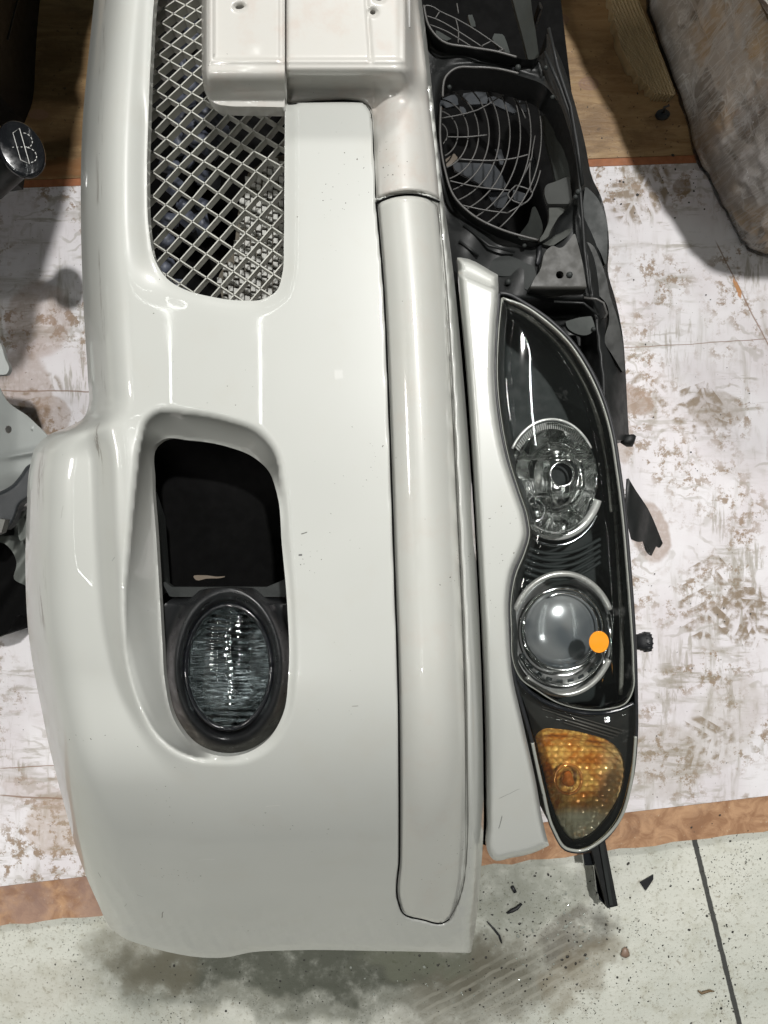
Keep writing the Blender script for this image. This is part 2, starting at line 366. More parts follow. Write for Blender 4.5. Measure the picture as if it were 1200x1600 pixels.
# --- painted white board
def board_mat():
    b = NB('scuffed_white_board')
    fine = b.noise(95, 6, .65); mid = b.noise(22, 7, .68); big = b.noise(4.2, 4, .55); big2 = b.noise(6, 3, .6, off=(4,2,0))
    streak = b.noise(40, 4, .6, stretch=(1,.18,1), rot=.35, dist=.4); streak2 = b.noise(40, 4, .6, stretch=(.2,1,1), rot=-.2, dist=.5)
    base = b.mix(b.ramp(big2, .35, .65), (.70,.66,.68), (.80,.78,.80))
    grey = b.mul(b.ramp(b.mx(streak, streak2), .50, .74), b.ramp(big, .36, .60))
    col = b.mix(b.mul(grey, .78), base, (.33,.30,.24))
    st = b.mul(b.ramp(b.noise(42, 9, .76), .505, .575), b.ramp(b.noise(7, 4, .6, off=(9,1,0)), .44, .60))
    col = b.mix(b.mul(st, .9), col, (.28,.195,.125))
    sp = b.mul(b.math('GREATER_THAN', b.noise(150, 2, .5), .715), b.ramp(big, .3, .6))
    col = b.mix(b.mul(sp, .8), col, (.10,.08,.06))
    sh1 = b.ramp(b.noise(70, 5, .65, stretch=(1,.14,1), rot=.5), .54, .64); sh2 = b.ramp(b.noise(70, 5, .65, stretch=(.14,1,1), rot=.3, off=(3,1,0)), .54, .64)
    pt = b.ramp(b.noise(5, 4, .6, off=(1,8,0)), .46, .60); pt2 = b.ramp(b.noise(6, 4, .6, off=(6,2,0)), .48, .60)
    col = b.mix(b.mul(b.mx(b.mul(sh1, pt), b.mul(sh2, pt2)), .6), col, (.27,.235,.17))
    # curved scuffs
    wv = b.n.new('ShaderNodeTexWave'); wv.wave_type = 'RINGS'; wv.inputs['Scale'].default_value = 9; wv.inputs['Distortion'].default_value = 16; wv.inputs['Detail'].default_value = 3; wv.inputs['Detail Scale'].default_value = 1.3
    b.t.links.new(b.pos, wv.inputs['Vector'])
    sc = b.mul(b.ramp(wv.outputs['Fac'], .80, .97), b.ramp(b.noise(11, 4, .6, off=(2,7,0)), .48, .62))
    col = b.mix(b.mul(sc, .45), col, (.36,.33,.28))
    # boot prints with chevron lugs
    prints = [(1108,935,70,48,0.15),(1165,955,60,40,-.5),(1090,640,50,40,.3),(1010,620,40,34,.2),(1000,295,60,45,.5),(1160,960,50,34,.6),(1110,650,50,34,-.3),(60,640,60,34,.4),(1090,1160,60,40,1.2)]
    for (px, py, ly, lx, r) in prints:
        x, y = fp(px, py); ry, rx = ly/800., lx/800.
        u, v = b.local(x, y, -r, 1, 1, (30,.006))
        au = b.math('ABSOLUTE', u)
        ph = b.math('FRACT', b.math('MULTIPLY', b.math('ADD', v, b.math('MULTIPLY', au, .75)), 34))
        lug = b.mul(b.ramp(ph, .25, .5), b.ramp(au, .0015, .004), b.ramp(b.noise(45, 4, .6, off=(0,px,0)), .38, .55))
        d = b.math('ADD', b.math('POWER', b.math('DIVIDE', u, rx), 2), b.math('POWER', b.math('DIVIDE', v, ry), 2))
        msk = b.mul(b.ramp(d, 1.1, .75), b.ramp(b.noise(28, 5, .6, off=(px,0,0)), .40, .56))
        col = b.mix(b.mul(lug, msk, .9), col, (.25,.19,.13))
    # named stains
    for (px, py, a, c, r, op, cl) in [(1015,830,30,48,-.3,.8,(.40,.31,.26)),(985,625,38,22,.2,.75,(.36,.26,.20)),(975,690,14,34,0,.6,(.36,.27,.21)),(1068,292,14,14,0,.7,(.22,.15,.09)),
                                      (1120,640,44,28,.1,.5,(.30,.24,.18)),(60,500,50,60,.2,.45,(.34,.22,.16)),(30,620,50,70,0,.5,(.30,.2,.14)),(80,650,30,30,0,.5,(.3,.2,.13)),(1040,1190,60,60,0,.33,(.34,.29,.22)),(1130,1130,50,80,.5,.28,(.34,.29,.22)),(85,1290,45,45,.3,.5,(.42,.32,.24)),(60,1240,60,20,.3,.3,(.38,.28,.22))]:
        x, y = fp(px, py)
        col = b.mix(b.mul(b.blob(x, y, a/800, c/800, -r, .22, (34,.02)), op, b.ramp(fine, .25, .6, .6, 1)), col, cl)
    # seams of the boards
    for (p, q, w) in [((1120,380),(1215,570),.0012),((0,610),(160,612),.0012),((940,545),(1200,530),.0008),((0,1200),(120,1195),.0010),((0,1243),(130,1250),.0014),((1060,590),(1060,591),.0001)]:
        (x0,y0),(x1,y1) = fp(*p), fp(*q); L = math.hypot(x1-x0, y1-y0); r = math.atan2(y1-y0, x1-x0)
        u, v = b.local((x0+x1)/2, (y0+y1)/2, r, 1, 1, (14,.006))
        m_ = b.mul(b.ramp(b.math('ABSOLUTE', v), w*1.6, w*.5), b.ramp(b.math('ABSOLUTE', u), L/2+.01, L/2-.01), .8)
        col = b.mix(m_, col, (.24,.15,.10))
    # orange chip in the seam
    x, y = fp(1152,450); col = b.mix(b.mul(b.blob(x, y, .004, .022, .35, .3, (60,.01)), .9), col, (.48,.22,.07))
    b.set(col=col, rough=b.ramp(mid, .3, .7, .38, .62), spec=.35)
    b.bump(b.math('ADD', b.mul(fine, .6), b.mul(mid, .6)), .22, .003)
    return b.m
def ply_mat():
    b = NB('plywood')
    g = b.noise(14, 8, .68, stretch=(.35,2.6,1), dist=1.2, rot=.06); g2 = b.noise(50, 6, .7, stretch=(.5,2,1), dist=.5); big = b.noise(3.5, 3)
    col = b.mix(b.ramp(g, .3, .7), (.24,.14,.06), (.42,.285,.14))
    col = b.mix(b.mul(b.ramp(g2, .5, .72), .6), col, (.20,.12,.05))
    col = b.mix(b.mul(b.ramp(big, .4, .7), .35), col, (.30,.18,.08))
    col = b.mix(b.mul(b.math('GREATER_THAN', b.noise(110, 2), .69), .8), col, (.06,.035,.02))
    col = b.mix(b.mul(b.ramp(b.noise(9, 7, .7, off=(4,4,0), stretch=(.7,1.6,1)), .48, .60), .6), col, (.15,.085,.035))
    for (px, py, a, c) in [(873,31,17,9),(920,131,17,10),(780,60,12,10),(60,180,16,8)]:
        x, y = fp(px, py); u, v = b.local(x, y, 0, a/800, c/800, (30,.008))
        d = b.math('SQRT', b.math('ADD', b.math('POWER', u, 2), b.math('POWER', v, 2)))
        col = b.mix(b.mul(b.ramp(d, 1.15, .9), b.ramp(b.math('SINE', b.math('MULTIPLY', d, 16)), -1, 1, .5, .85)), col, (.25,.145,.095))
    x, y = fp(60, 265); col = b.mix(b.mul(b.blob(x,y,.3,.02,.04,.3),.5), col, (.30,.12,.04))
    b.set(col=col, rough=b.ramp(g2, .3, .7, .35, .6))
    b.bump(b.math('ADD', g, g2), .3, .002)
    return b.m
def edge_mat():
    b = NB('bare_board_edge')
    n = b.noise(24, 7, .62, dist=.8); f = b.noise(120, 5, .7)
    col = b.mix(b.ramp(n, .35, .65), (.28,.145,.075), (.50,.30,.17))
    col = b.mix(b.mul(b.ramp(b.noise(9,5,.65), .5, .7), .5), col, (.20,.115,.075))
    col = b.mix(b.mul(b.ramp(f, .62, .72), .6), col, (.62,.5,.36))
    u, v = b.local(0,-.7,0); col = b.mix(b.mul(b.ramp(u, .1, -.2), .45, b.ramp(b.noise(16,5,.6),.35,.6)), col, (.30,.22,.21))
    b.set(col=col, rough=.6); b.bump(f, .3, .002); return b.m
def conc_mat():
    b = NB('painted_concrete')
    big = b.noise(3.5, 4, .6); mid = b.noise(24, 6, .65); fine = b.noise(130, 5, .7)
    col = b.mix(b.ramp(big, .35, .65), (.52,.535,.475), (.64,.645,.58))
    col = b.mix(b.mul(b.ramp(mid, .48, .70), .42), col, (.38,.37,.28))
    col = b.mix(b.mul(b.ramp(fine, .54, .66), .62), col, (.27,.255,.20))
    col = b.mix(b.mul(b.ramp(b.noise(70, 8, .75), .56, .62), b.ramp(b.noise(8,4,.6,off=(3,3,0)), .42, .6), .6), col, (.20,.165,.11))
    sp = b.math('GREATER_THAN', b.math('ADD', b.noise(210, 2, .5), b.ramp(b.noise(11,4), .4,.7, -.04,.05)), .675)
    col = b.mix(b.mul(sp, .85), col, (.06,.06,.05))
    # oil and mud, with the bumper's contact shade painted in
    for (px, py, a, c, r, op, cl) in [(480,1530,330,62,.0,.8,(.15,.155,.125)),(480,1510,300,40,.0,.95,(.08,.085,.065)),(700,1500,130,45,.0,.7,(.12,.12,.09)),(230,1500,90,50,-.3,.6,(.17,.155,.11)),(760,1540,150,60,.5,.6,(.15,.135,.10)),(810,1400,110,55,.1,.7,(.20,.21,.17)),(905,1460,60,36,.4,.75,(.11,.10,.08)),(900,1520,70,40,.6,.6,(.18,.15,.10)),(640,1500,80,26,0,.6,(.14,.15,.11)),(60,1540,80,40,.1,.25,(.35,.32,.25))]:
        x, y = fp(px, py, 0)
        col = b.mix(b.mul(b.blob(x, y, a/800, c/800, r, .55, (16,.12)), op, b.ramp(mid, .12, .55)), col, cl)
    # tyre smear (light and dark diagonal tracks)
    x, y = fp(770, 1560, 0); u, v = b.local(x, y, .50, 1, 1, (12,.02))
    trk = b.mul(b.ramp(b.math('SINE', b.math('MULTIPLY', v, 330)), .1, .9), b.ramp(b.math('ABSOLUTE', v), .09, .05), b.ramp(b.math('ABSOLUTE', u), .24, .12), b.ramp(mid, .35,.55))
    col = b.mix(b.mul(trk, .2), col, (.60,.59,.51))
    # joint
    (x0,y0),(x1,y1) = fp(1082,1300,0), fp(1165,1640,0); r = math.atan2(y1-y0, x1-x0); u, v = b.local((x0+x1)/2, (y0+y1)/2, r, 1, 1, (50,.004))
    j = b.ramp(b.math('ABSOLUTE', v), .0056, .0040)
    col = b.mix(b.mul(j, .95), col, (.035,.036,.035))
    wet = b.mul(b.ramp(b.noise(38, 5, .7), .56, .68), b.blob(*fp(800,1470,0), .35, .16, .3, .6))
    b.set(col=col, rough=b.math('SUBTRACT', .52, b.mul(wet, .42)), spec=.5)
    b.bump(b.math('SUBTRACT', b.math('ADD', b.mul(mid, .5), b.mul(fine, .7)), b.mul(j, 2)), .35, .003)
    return b.m
# ------------------------------------------------------------------ FLOOR
BIG = 2600
def flat(name, pts, z, mat, thick=.018, label=None):
    o = prism(name, pts, z-thick, z, mat); o['kind'] = 'structure'; return o
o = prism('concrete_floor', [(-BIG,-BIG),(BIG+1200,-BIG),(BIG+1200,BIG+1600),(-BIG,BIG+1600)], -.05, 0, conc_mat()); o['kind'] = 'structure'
flat('painted_board_floor', [(-900,EDGE_TOP(-900)),(2200,EDGE_TOP(2200)),(2200,EDGE_BOT(2200)),(-900,EDGE_BOT(-900))], .020, board_mat(), .016)
wob = [(x, EDGE_END(x)+random.uniform(-3,3)) for x in range(2200,-901,-28)]
flat('worn_board_edge', [(-900,EDGE_BOT(-900)+.4),(2200,EDGE_BOT(2200)+.4)]+wob, .0195, edge_mat(), .0165)
flat('plywood_floor', [(-900,-1400),(2200,-1400),(2200,EDGE_TOP(2200)-14),(-900,EDGE_TOP(-900)-12)], .021, ply_mat(), .017)
rust = simple('rusty_strip', (.34,.13,.055), .65, var=.5, scale=60)
flat('worn_joint_strip', [(-900,EDGE_TOP(-900)-11),(2200,EDGE_TOP(2200)-13),(2200,EDGE_TOP(2200)-.5),(-900,EDGE_TOP(-900)-.5)], .0188, rust, .012)

# ================================================================== FRONT END OF THE CAR
car = thing('car_front_end', (0,0,.02), 'white painted car front end lying face up, with mesh grille, fog lamp and one headlight', 'car front end')
LEFT = [(-90,165),(0,158),(100,148),(200,139),(300,136),(400,137),(500,141),(600,147),(635,148),(655,141),(668,120),(682,87),(700,67),(730,58),(800,53),(900,51),(1000,57),(1050,65),(1100,75),(1150,85),(1200,97),(1250,110),(1300,123),(1350,139),(1400,160),(1437,178)]
RIGHT = [(-90,640),(0,655),(100,668),(200,678),(300,688),(400,702),(600,722),(800,737),(1000,747),(1200,752),(1300,752),(1360,748),(1440,740)]
cover = curve([(LEFT[0][1],LEFT[0][0],1)]+[(x,y) for y,x in LEFT[1:]]+[(195,1452),(230,1466),(270,1477),(320,1485),(355,1485),(395,1477),(450,1474),(600,1475),(700,1477),(734,1478,1)]+[(x,y) for y,x in RIGHT[::-1][:-1]]+[(640,-90,1)], 5)
GR = curve([(266,-200,1),(262,-60),(251,0),(244,100),(240,200),(238,300),(241,370),(250,415),(268,443),(295,460),(335,471),(380,477),(415,475),(436,462),(445,435),(447,390),(448,300),(448,-200,1)], 6)
FOG_O = curve([(238,662),(252,650),(300,650),(360,661),(408,680),(431,707),(443,760),(451,850),(458,950),(459,1050),(450,1112),(427,1152),(391,1175),(350,1179),(300,1172),(258,1145),(230,1100),(210,1040),(204,960),(212,850),(222,750),(230,690)], 6)
FOG = curve([(249,700),(263,689),(300,690),(360,700),(400,716),(424,738),(436,770),(444,850),(452,940),(454,1050),(446,1108),(423,1147),(388,1169),(350,1173),(310,1158),(280,1120),(265,1060),(261,1000),(257,930),(251,830),(246,750)], 6)
STRIP = curve([(587,326,1),(598,450),(605,600),(610,750),(615,900),(620,1050),(622,1200),(622,1330),(621,1400),(628,1417),(660,1428),(690,1433),(702,1427),(714,1402),(723,1370),(728,1320),(729,1200),(725,1000),(716,800),(706,600),(696,450),(685,326,1),(665,318),(640,314),(612,317)], 6)
UP = curve([(451,-90,1),(451,178,1),(475,174),(510,171.5),(550,171),(570,176),(579,187),(583,215),(585,250),(588,322,1),(612,314),(640,310.5),(665,314),(684.5,322,1),(678,250),(671,190),(663,110),(652,20),(640,-90,1)], 6)
def base_z(x, y):
    z = .62+.012*ss(600,-60,y)
    t = np.clip((y-985)/495, 0, 1.1); z = z-.36*t**2.6
    t2 = np.clip((430-x)/400, 0, 1)*ss(600, 1150, y); z = z-.045*t2**1.6
    return z
def left_x(y): return sm(y, LEFT)
def z_cover(x, y, do, dh):
    z = base_z(x, y)
    d = x-np.minimum(left_x(np.minimum(y, 1437)), 400); d = np.maximum(d, 0)
    # rolled lower edge
    top = ss(720, 600, y)
    r = 1-np.clip(d/78, 0, 1); z = z-.085*top*r**2.6
    r2 = 1-np.clip(d/80, 0, 1); z = z-(.07*r2**2.8)*(1-top)
    # skirt crease
    xc = sm(y, [(560,160),(640,168),(700,176),(850,184),(1000,200),(1080,222),(1150,258),(1250,330),(1500,500)])
    f = ss(620, 720, y)*ss(1220, 1040, y)
    z = z-.030*f*ss(14, -30, x-xc)+.004*f*np.exp(-((x-xc-26)/22)**2)
    # shallow hollow beside the grille
    dg = dh[0]; hollow = np.exp(-(dg/30)**2)*ss(330, 230, x)*ss(520, 400, y)
    z = z-.012*hollow
    z = z-.003*np.exp(-(dg/11)**2)*ss(150, 210, y)
    # fog lamp recess
    dO = sdf(x, y, FOG_O)[0]; t = np.clip(dO, 0, None)/(np.clip(dO, 0, None)+dh[1]+.6)
    z = z-.058*np.clip(t*1.05,0,1)**.85*(dO > 0)*ss(5, 18, np.clip(dO,0,None)+dh[1])
    z = z-.004*ss(-9, 2, dO)*(dO <= 0)*ss(1250,1150,y)-.004*(dO > 0)*ss(1250,1150,y)
    # channel that holds the rub strip, and the flange beyond it
    dS = sdf(x, y, STRIP)[0]; z = z-.016*ss(-1.0, 3, dS)
    dU = sdf(x, y, UP)[0]; z = z-.020*ss(-1.5, 2.5, dU)*(y > 150)
    dR = sm(np.minimum(y,1440), RIGHT)-x
    z = z-.045*np.clip(1-dR/22, 0, 1)**2*(x > 560)
    z = z-.030*ss(176, 166, y)*ss(440, 450, x)
    # lip at the wheel-arch end
    z = z-.010*np.clip(1-do/12, 0, 1)**2
    near = ss(80, 10, do)*ss(1340, 1420, y)+.6*ss(40,8,np.abs(x-735))*ss(1250,1330,y)
    z = z+near*(.0022*np.sin(x*.11+2*np.sin(y*.07))*np.sin(y*.13+1.3*np.sin(x*.05))+.0014*np.sin(x*.31+y*.2)*np.sin(y*.37))
    # big soft fold near the lower corner
    z = z+.006*np.exp(-((x-330-(1480-y)*-.05)/70)**2)*ss(1180,1460,y)
    return z
cv = sheet('bumper_cover', cover, [GR, FOG], z_cover, M['paint'], car, step=3.2, thick=.012)
def z_at(x, y): # height of the cover near a point, without holes
    return float(base_z(np.array([float(x)]), np.array([float(y)]))[0])
def z_strip(x, y, do, dh):
    xl = sm(y, [(326,587),(450,598),(600,605),(900,615),(1200,622),(1440,622)]); xr = sm(y, [(326,685),(450,696),(600,706),(800,716),(1000,725),(1200,729),(1440,712)])
    u = np.clip((x-xl)/(xr-xl), 0, 1)
    z = base_z(x, y)-.004+.021*(1-np.abs(2*u-1)**2.3)-.012*u**3
    return z-.007*np.clip(1-do/5, 0, 1)**2
sheet('rub_strip', curve([(590,329,1),(600,450),(607.5,600),(613,750),(618,900),(623,1050),(625,1200),(625,1330),(624,1399),(631,1414),(661,1425),(689,1429.5),(699,1424),(711,1400),(720,1369),(725,1320),(726,1200),(722,1000),(713,800),(703,600),(694,450),(683,329,1),(664,321.5),(640,317.5),(613,320.5)], 6), [], z_strip, M['strip'], car, step=3.2, thick=.01)
tube('strip_seam', [[P(x, y, z_at(x, y)-.002) for x, y in curve([(588.5,330),(599,450),(606,600),(611.5,750),(616.5,900),(621.5,1050),(623.5,1200),(623.5,1330),(622.5,1400),(629,1415.5),(660.5,1426.5),(689.5,1431.5),(700,1425.5)],8,False)]], .0011, M['void'], car, sides=6)
tube('strip_seam', [[P(x, y, z_at(x, y)-.003) for x, y in curve([(587,329),(612,319),(640,315.5),(665,319),(685,327)],8,False)]], .0013, M['void'], car, sides=6)
tube('strip_seam', [[P(x, y, z_at(x, y)-.006) for x, y in curve([(700,1425.5),(713,1401),(722,1370),(727,1320),(727.5,1200),(723.5,1000),(714.5,800),(704.5,600),(695,450),(684,328)],8,False)]], .0008, simple('seam_grey',(.12,.12,.11),.6), car, sides=6)
tube('strip_seam', [[P(x, y, z_at(x, y)-.004) for x, y in curve([(450,180),(475,176),(510,173.5),(550,173),(570,178),(577.5,188),(581.5,215),(583.5,250),(587,324)],8,False)]], .0012, M['void'], car, sides=6)
sheet('gap_filler', curve([(690,380,1),(720,400,1),(760,900,1),(775,1300,1),(752,1318,1),(742,1200,1),(730,900,1),(700,560,1)],4), [], lambda x,y,d,h: .50-.16*np.clip((y-900)/430,0,1)**2, M['void'], car, step=6, thick=.01)
# number plate base: lower block and the block that runs into the strip
def z_padA(x, y, do, dh):
    z = .676-.040*ss(122, 176, y)**1.3-.03*np.clip(1-(x-322)/12, 0, 1)**2
    din = np.minimum(np.minimum(x-332, 118-y), 440-x+200)
    rim = np.exp(-((din-5)/3.2)**2)*.0022-.0022*ss(6, 12, din)
    z = z+rim-.003*np.exp(-((x-443)/2.0)**2)*ss(116,110,y)
    for d in dh: z = z-.004*np.exp(-(d/3)**2)
    return z
slotA = ell(380,30,7,3.2,28,-.15); slotB = ell(592,17,6.5,3.2,28,.1); hole = ell(583,38,4.5,3.8,24)
pA = sheet('number_plate_base', curve([(323,-90,1),(322,100),(323,140),(329,164),(342,176),(362,180),(400,181),(448.5,182,1),(448.5,-90,1)], 6), [slotA], z_padA, M['plate'], car, step=2.6, thick=.02)
def z_up(x, y, do, dh):
    pad = .676-.040*ss(124, 172, y)
    xl = 586.; xr = sm(y, [(-90,641),(0,653),(110,664),(190,672),(250,679),(322,685)])
    u = np.clip((x-xl)/(xr-xl), 0, 1)
    rail = .616+.020*(1-np.abs(2*u-1)**2.4)-.010*u**3
    w = ss(612, 650, x)
    w2 = ss(120,178,y)
    top = pad*(1-w)+(.672-.045*ss(.3,1.0,(x-600)/np.maximum(xr-600,1)))*w
    z = top*(1-w2)+np.where(x > 560, rail, .617)*w2
    z = z-.003*np.exp(-((x-sm(y,[(-90,566),(0,572),(112,580)]))/2.0)**2)*ss(117,110,y)
    din = np.minimum(636-x, 118-y); z = z+np.exp(-((din-5)/3.2)**2)*.0020-.0020*ss(6, 12, din)*(y<130)
    for d in dh: z = z-.004*np.exp(-(d/3)**2)
    return z-.006*np.clip(1-do/4, 0, 1)**2
sheet('upper_trim', UP, [slotB, hole], z_up, M['plate'], car, step=2.6, thick=.012)
sheet('screw_well', ell(583,38,8,7), [], lambda x,y,d,h: .66+0*x, simple('rust_brown', (.10,.05,.03), .7), car, step=2, thick=.004)
sheet('slot_backing', np.array([(360,5),(640,5),(640,60),(360,60)], float), [], lambda x,y,d,h: .655+0*x, simple('backing_grey', (.3,.3,.29), .6), car, step=8, thick=.004)  # plain grey sheet behind the plate slots

# --- diamond mesh grille
YT = [(-6,-107),(-5,-90),(-4,-74),(-3,-58),(-2,-42),(-1,-25),(0,-8),(1,10),(2,30),(3,52),(4,77),(5,101),(6,127),(7,156),(8,184),(9,217),(10,249),(11,280),(12,317),(13,352),(14,388),(15,424),(16,460),(17,496),(18,532),(19,568),(20,600)]
def gnode(i, k):
    s = k+.37*i; y = float(sm(np.array(s), YT)); x0 = float(lerp(y, [(-110,268),(10,264.5),(60,259),(127,254),(184,250),(249,246.5),(300,246),(600,248)]))
    w = float(lerp(y, [(-100,16),(10,16.5),(150,18),(300,20),(600,21)]))
    return x0+(i)*w, y
GZ = .560
def inside(px, py, poly): return sdf(np.array([float(px)]), np.array([float(py)]), poly)[0][0]
segs = []; 
for i in range(-3, 13):
    for k in range(-10, 24):
        a = gnode(i, k)
        for b in (gnode(i+1, k), gnode(i+1, k-1)):
            mx_, my_ = (a[0]+b[0])/2, (a[1]+b[1])/2
            if my_ < -80 or my_ > 500: continue
            if inside(mx_, my_, GR) > -12: segs.append((P(*a, GZ), P(*b, GZ)))
blade('mesh_grille', segs, .0014, .014, M['grille'], car)
# what shows behind the grille: a slotted duct plate and loose dark pieces
b_ = bmesh.new()
panel = np.array([(352,475),(345,440),(370,400),(378,330),(392,280),(420,258),(460,250),(470,500),(330,500),(322,480)], float)
for px in np.arange(322, 470, 8.6):
    for j, py in enumerate(np.arange(250, 500, 12.2)):
        cx, cy = px, py+(4 if int(px/8.6) % 2 else 0)
        if inside(cx, cy, panel) < 1: continue
        a = 3.4+random.uniform(-.5,.3); c = 4.9+random.uniform(-.8,.5); q = [P(cx-a,cy-c,.47), P(cx+a,cy-c+1,.47), P(cx+a,cy+c,.47), P(cx-a,cy+c-1,.47)]
        vs = [b_.verts.new(v) for v in q]+[b_.verts.new(v-Vector((0,0,.006))) for v in q]
        b_.faces.new(vs[:4][::-1])
        for e in range(4): b_.faces.new((vs[e], vs[(e+1)%4], vs[4+(e+1)%4], vs[4+e]))
me = bpy.data.meshes.new('m'); b_.to_mesh(me); b_.free()
duct = sheet('air_duct', curve([(p[0],p[1],1) for p in panel],2), [], lambda x,y,d,h: .452+0*x, M['brownpl'], car, step=8, thick=.01)
link(me, 'duct_slots', M['slot'], duct, smooth=False)
def lump(name, px, py, z, rx, ry, rz, mat, parent, seed=0, rot=0, lvl=2):
    bm = bmesh.new(); bmesh.ops.create_icosphere(bm, subdivisions=lvl, radius=1)
    rr = random.Random(seed); ph = [rr.uniform(0, 6) for _ in range(6)]
    for v in bm.verts:
        c = v.co; s = 1+.16*math.sin(3*c.x+ph[0])+.14*math.sin(4*c.y+ph[1])+.1*math.sin(5*c.z+ph[2]+2*c.x)
        v.co = Vector((c.x*rx*s, c.y*ry*s, c.z*rz))
    me = bpy.data.meshes.new('m'); bm.to_mesh(me); bm.free()
    o = link(me, name, mat, parent, smooth=(lvl > 1)); p = P(px, py, z)
    o.location = p; o.rotation_euler = (0,0,rot)
    return o
# dark liner under the opening
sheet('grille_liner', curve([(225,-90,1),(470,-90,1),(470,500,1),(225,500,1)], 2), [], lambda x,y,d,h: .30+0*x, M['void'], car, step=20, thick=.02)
sn = simple('hose_grey', (.075,.08,.095), .5, var=.4)
rr = random.Random(3)
for (px, py) in [(268,352),(266,382),(264,425),(278,300),(300,352),(322,360),(272,270),(300,262),(310,205),(325,190),(312,228),(330,238),(345,215),(298,170),(305,150),(292,118),(300,82),(298,55),(300,30),(300,8),(315,120),(290,200),(322,330),(285,235),(340,195),(262,445),(283,455),(308,160),(330,290),(293,330)]:
    b_ = bmesh.new()
    m = Matrix.Rotation(rr.uniform(0,6), 4, 'Z') @ Matrix.Rotation(rr.uniform(-.5,.5), 4, 'X') @ Matrix.Diagonal((rr.uniform(.006,.013), rr.uniform(.008,.020), .008, 1))
    bmesh.ops.create_cube(b_, size=2, matrix=m)
    bmesh.ops.bevel(b_, geom=list(b_.edges), offset=.003, segments=2, affect='EDGES')
    me = bpy.data.meshes.new('m'); b_.to_mesh(me); b_.free()
    link(me, 'vent_piece', M['blue'], car).location = P(px, py, .40+rr.uniform(-.03,.03))

# --- fog lamp
fog = bpy.data.objects.new('fog_lamp', None); C.objects.link(fog); adopt(fog, car)
FC = (357,1042)
def z_bez(x, y, do, dh):
    e = np.sqrt(((x-FC[0])/64)**2+((y-FC[1])/94)**2)
    z = .532+.034*np.exp(-((e-1.26)/.20)**2)-.020*ss(1.16,1.0,e)+0*x
    z = z-.03*ss(944,930,y)*ss(1.3,1.5,e)-.07*np.clip((y-1000)/180,0,1)**2
    return z
BZ = curve([(262,940),(285,928),(320,921),(357,919),(400,921),(440,928),(458,934,1),(462,1050),(455,1112),(431,1156),(392,1180),(350,1183),(304,1167),(272,1126),(256,1062),(253,1000),(252,950,1)], 6)
sheet('bezel', BZ, [ell(*FC,64,94)], z_bez, simple('bezel_black',(.014,.015,.016),.34,var=.3), fog, step=3, thick=.012)
def z_ref(x, y, do, dh):
    e2 = ((x-FC[0])/66)**2+((y-FC[1])/96)**2
    e3 = ((x-366)/30)**2+((y-1075)/34)**2
    return .46+.05*e2-.018*np.exp(-e3)+.0010*np.sin(x*.16+3*np.sin(y*.05))*np.sin(y*.11)+.0013*np.sin(y*.62+.6*np.sin(x*.08))
sheet('reflector', ell(*FC,68,98), [], z_ref, M['chrome_dk'], fog, step=1.6, thick=.004)
fl = NB('fluted_glass')
def z_fl(x, y, do, dh):
    e2 = ((x-FC[0])/66)**2+((y-FC[1])/96)**2
    return .545-.018*e2-.02*np.clip((y-1000)/180,0,1)**2+.0004*np.sin(y*.72+.25*np.sin(x*.06))*ss(3,10,do)
fgl = sheet('lens', ell(*FC,63,93), [], z_fl, M['foglens'], fog, step=1.6, thick=.003)
tube('lens_ring', [[P(*p, .540-.02*max(0,(p[1]-1000)/180)**2) for p in np.vstack([ell(*FC,67,97,60), ell(*FC,67,97,60)[:1]])]], .0032, M['gloss'], fog)
# black duct wall above the fog lamp, deep inside
sheet('fog_duct', curve([(240,680,1),(460,690,1),(470,1190,1),(240,1190,1)],2), [], lambda x,y,d,h: .40+0*x, M['void'], car, step=16, thick=.02)
sheet('duct_ledge', curve([(256,900,1),(272,930,1),(455,930,1),(456,900,1),(420,915,1),(275,915,1)],2), [], lambda x,y,d,h: .50+0*x, M['grey_pl'], car, step=4, thick=.01)
sheet('duct_side', curve([(246,760,1),(262,810,1),(270,920,1),(256,930,1),(248,830,1)],3), [], lambda x,y,d,h: .52-.05*ss(250,270,x), M['grey_pl'], car, step=3, thick=.01)
sheet('torn_tape', curve([(308,899),(325,897),(345,899),(362,898),(350,901),(328,902),(312,904)],4), [], lambda x,y,d,h: .505+0*x, M['tan'], car, step=1.5, thick=.002)

# ================================================================== BLACK FRONT PANEL WITH FAN OPENINGS
K1 = curve([(668,-200,1),(662,-20),(661,20),(666,48),(676,68),(695,82),(730,89),(770,95),(797,103),(812,107),(832,106),(846,94),(848,62),(838,25),(820,-60),(810,-200,1)], 6)
K2 = curve([(688,150),(695,131),(710,123),(740,121),(775,124),(812,134),(845,147),(866,172),(882,212),(893,262),(896,305),(884,332),(866,350),(852,378),(838,387),(790,374),(752,358),(718,332),(702,296),(691,240),(685,190)], 6)
PAN = curve([(635,-90,1),(795,-90,1),(824,0),(840,18),(846,52),(872,108),(890,165),(908,235),(920,290),(932,315),(941,350),(945,395),(943,430),(955,475),(966,530),(970,580),(973,640),(976,690,1),(930,690,1),(850,560,1),(700,520,1),(690,400,1),(660,200,1)], 4)
def z_pan(x, y, do, dh):
    z = .505+0*x
    r = np.minimum(dh[0], dh[1])
    z = z+.020*np.exp(-(r/3.5)**2)
    xr = sm(y, [(-90,795),(0,824),(100,868),(200,900),(300,925),(400,945),(480,956),(580,970),(690,976)])
    d = xr-x
    z = z-.05*np.clip(1-d/34, 0, 1)**1.4
    z = z+.008*np.exp(-((d-36)/3)**2)
    z = z+.006*np.sin(x*.06+y*.021)*ss(4,20,r)
    z = z-.02*ss(385,470,y)*ss(760,700,x)
    z = z-.06*ss(470,500,y)*ss(930,900,x)
    return z
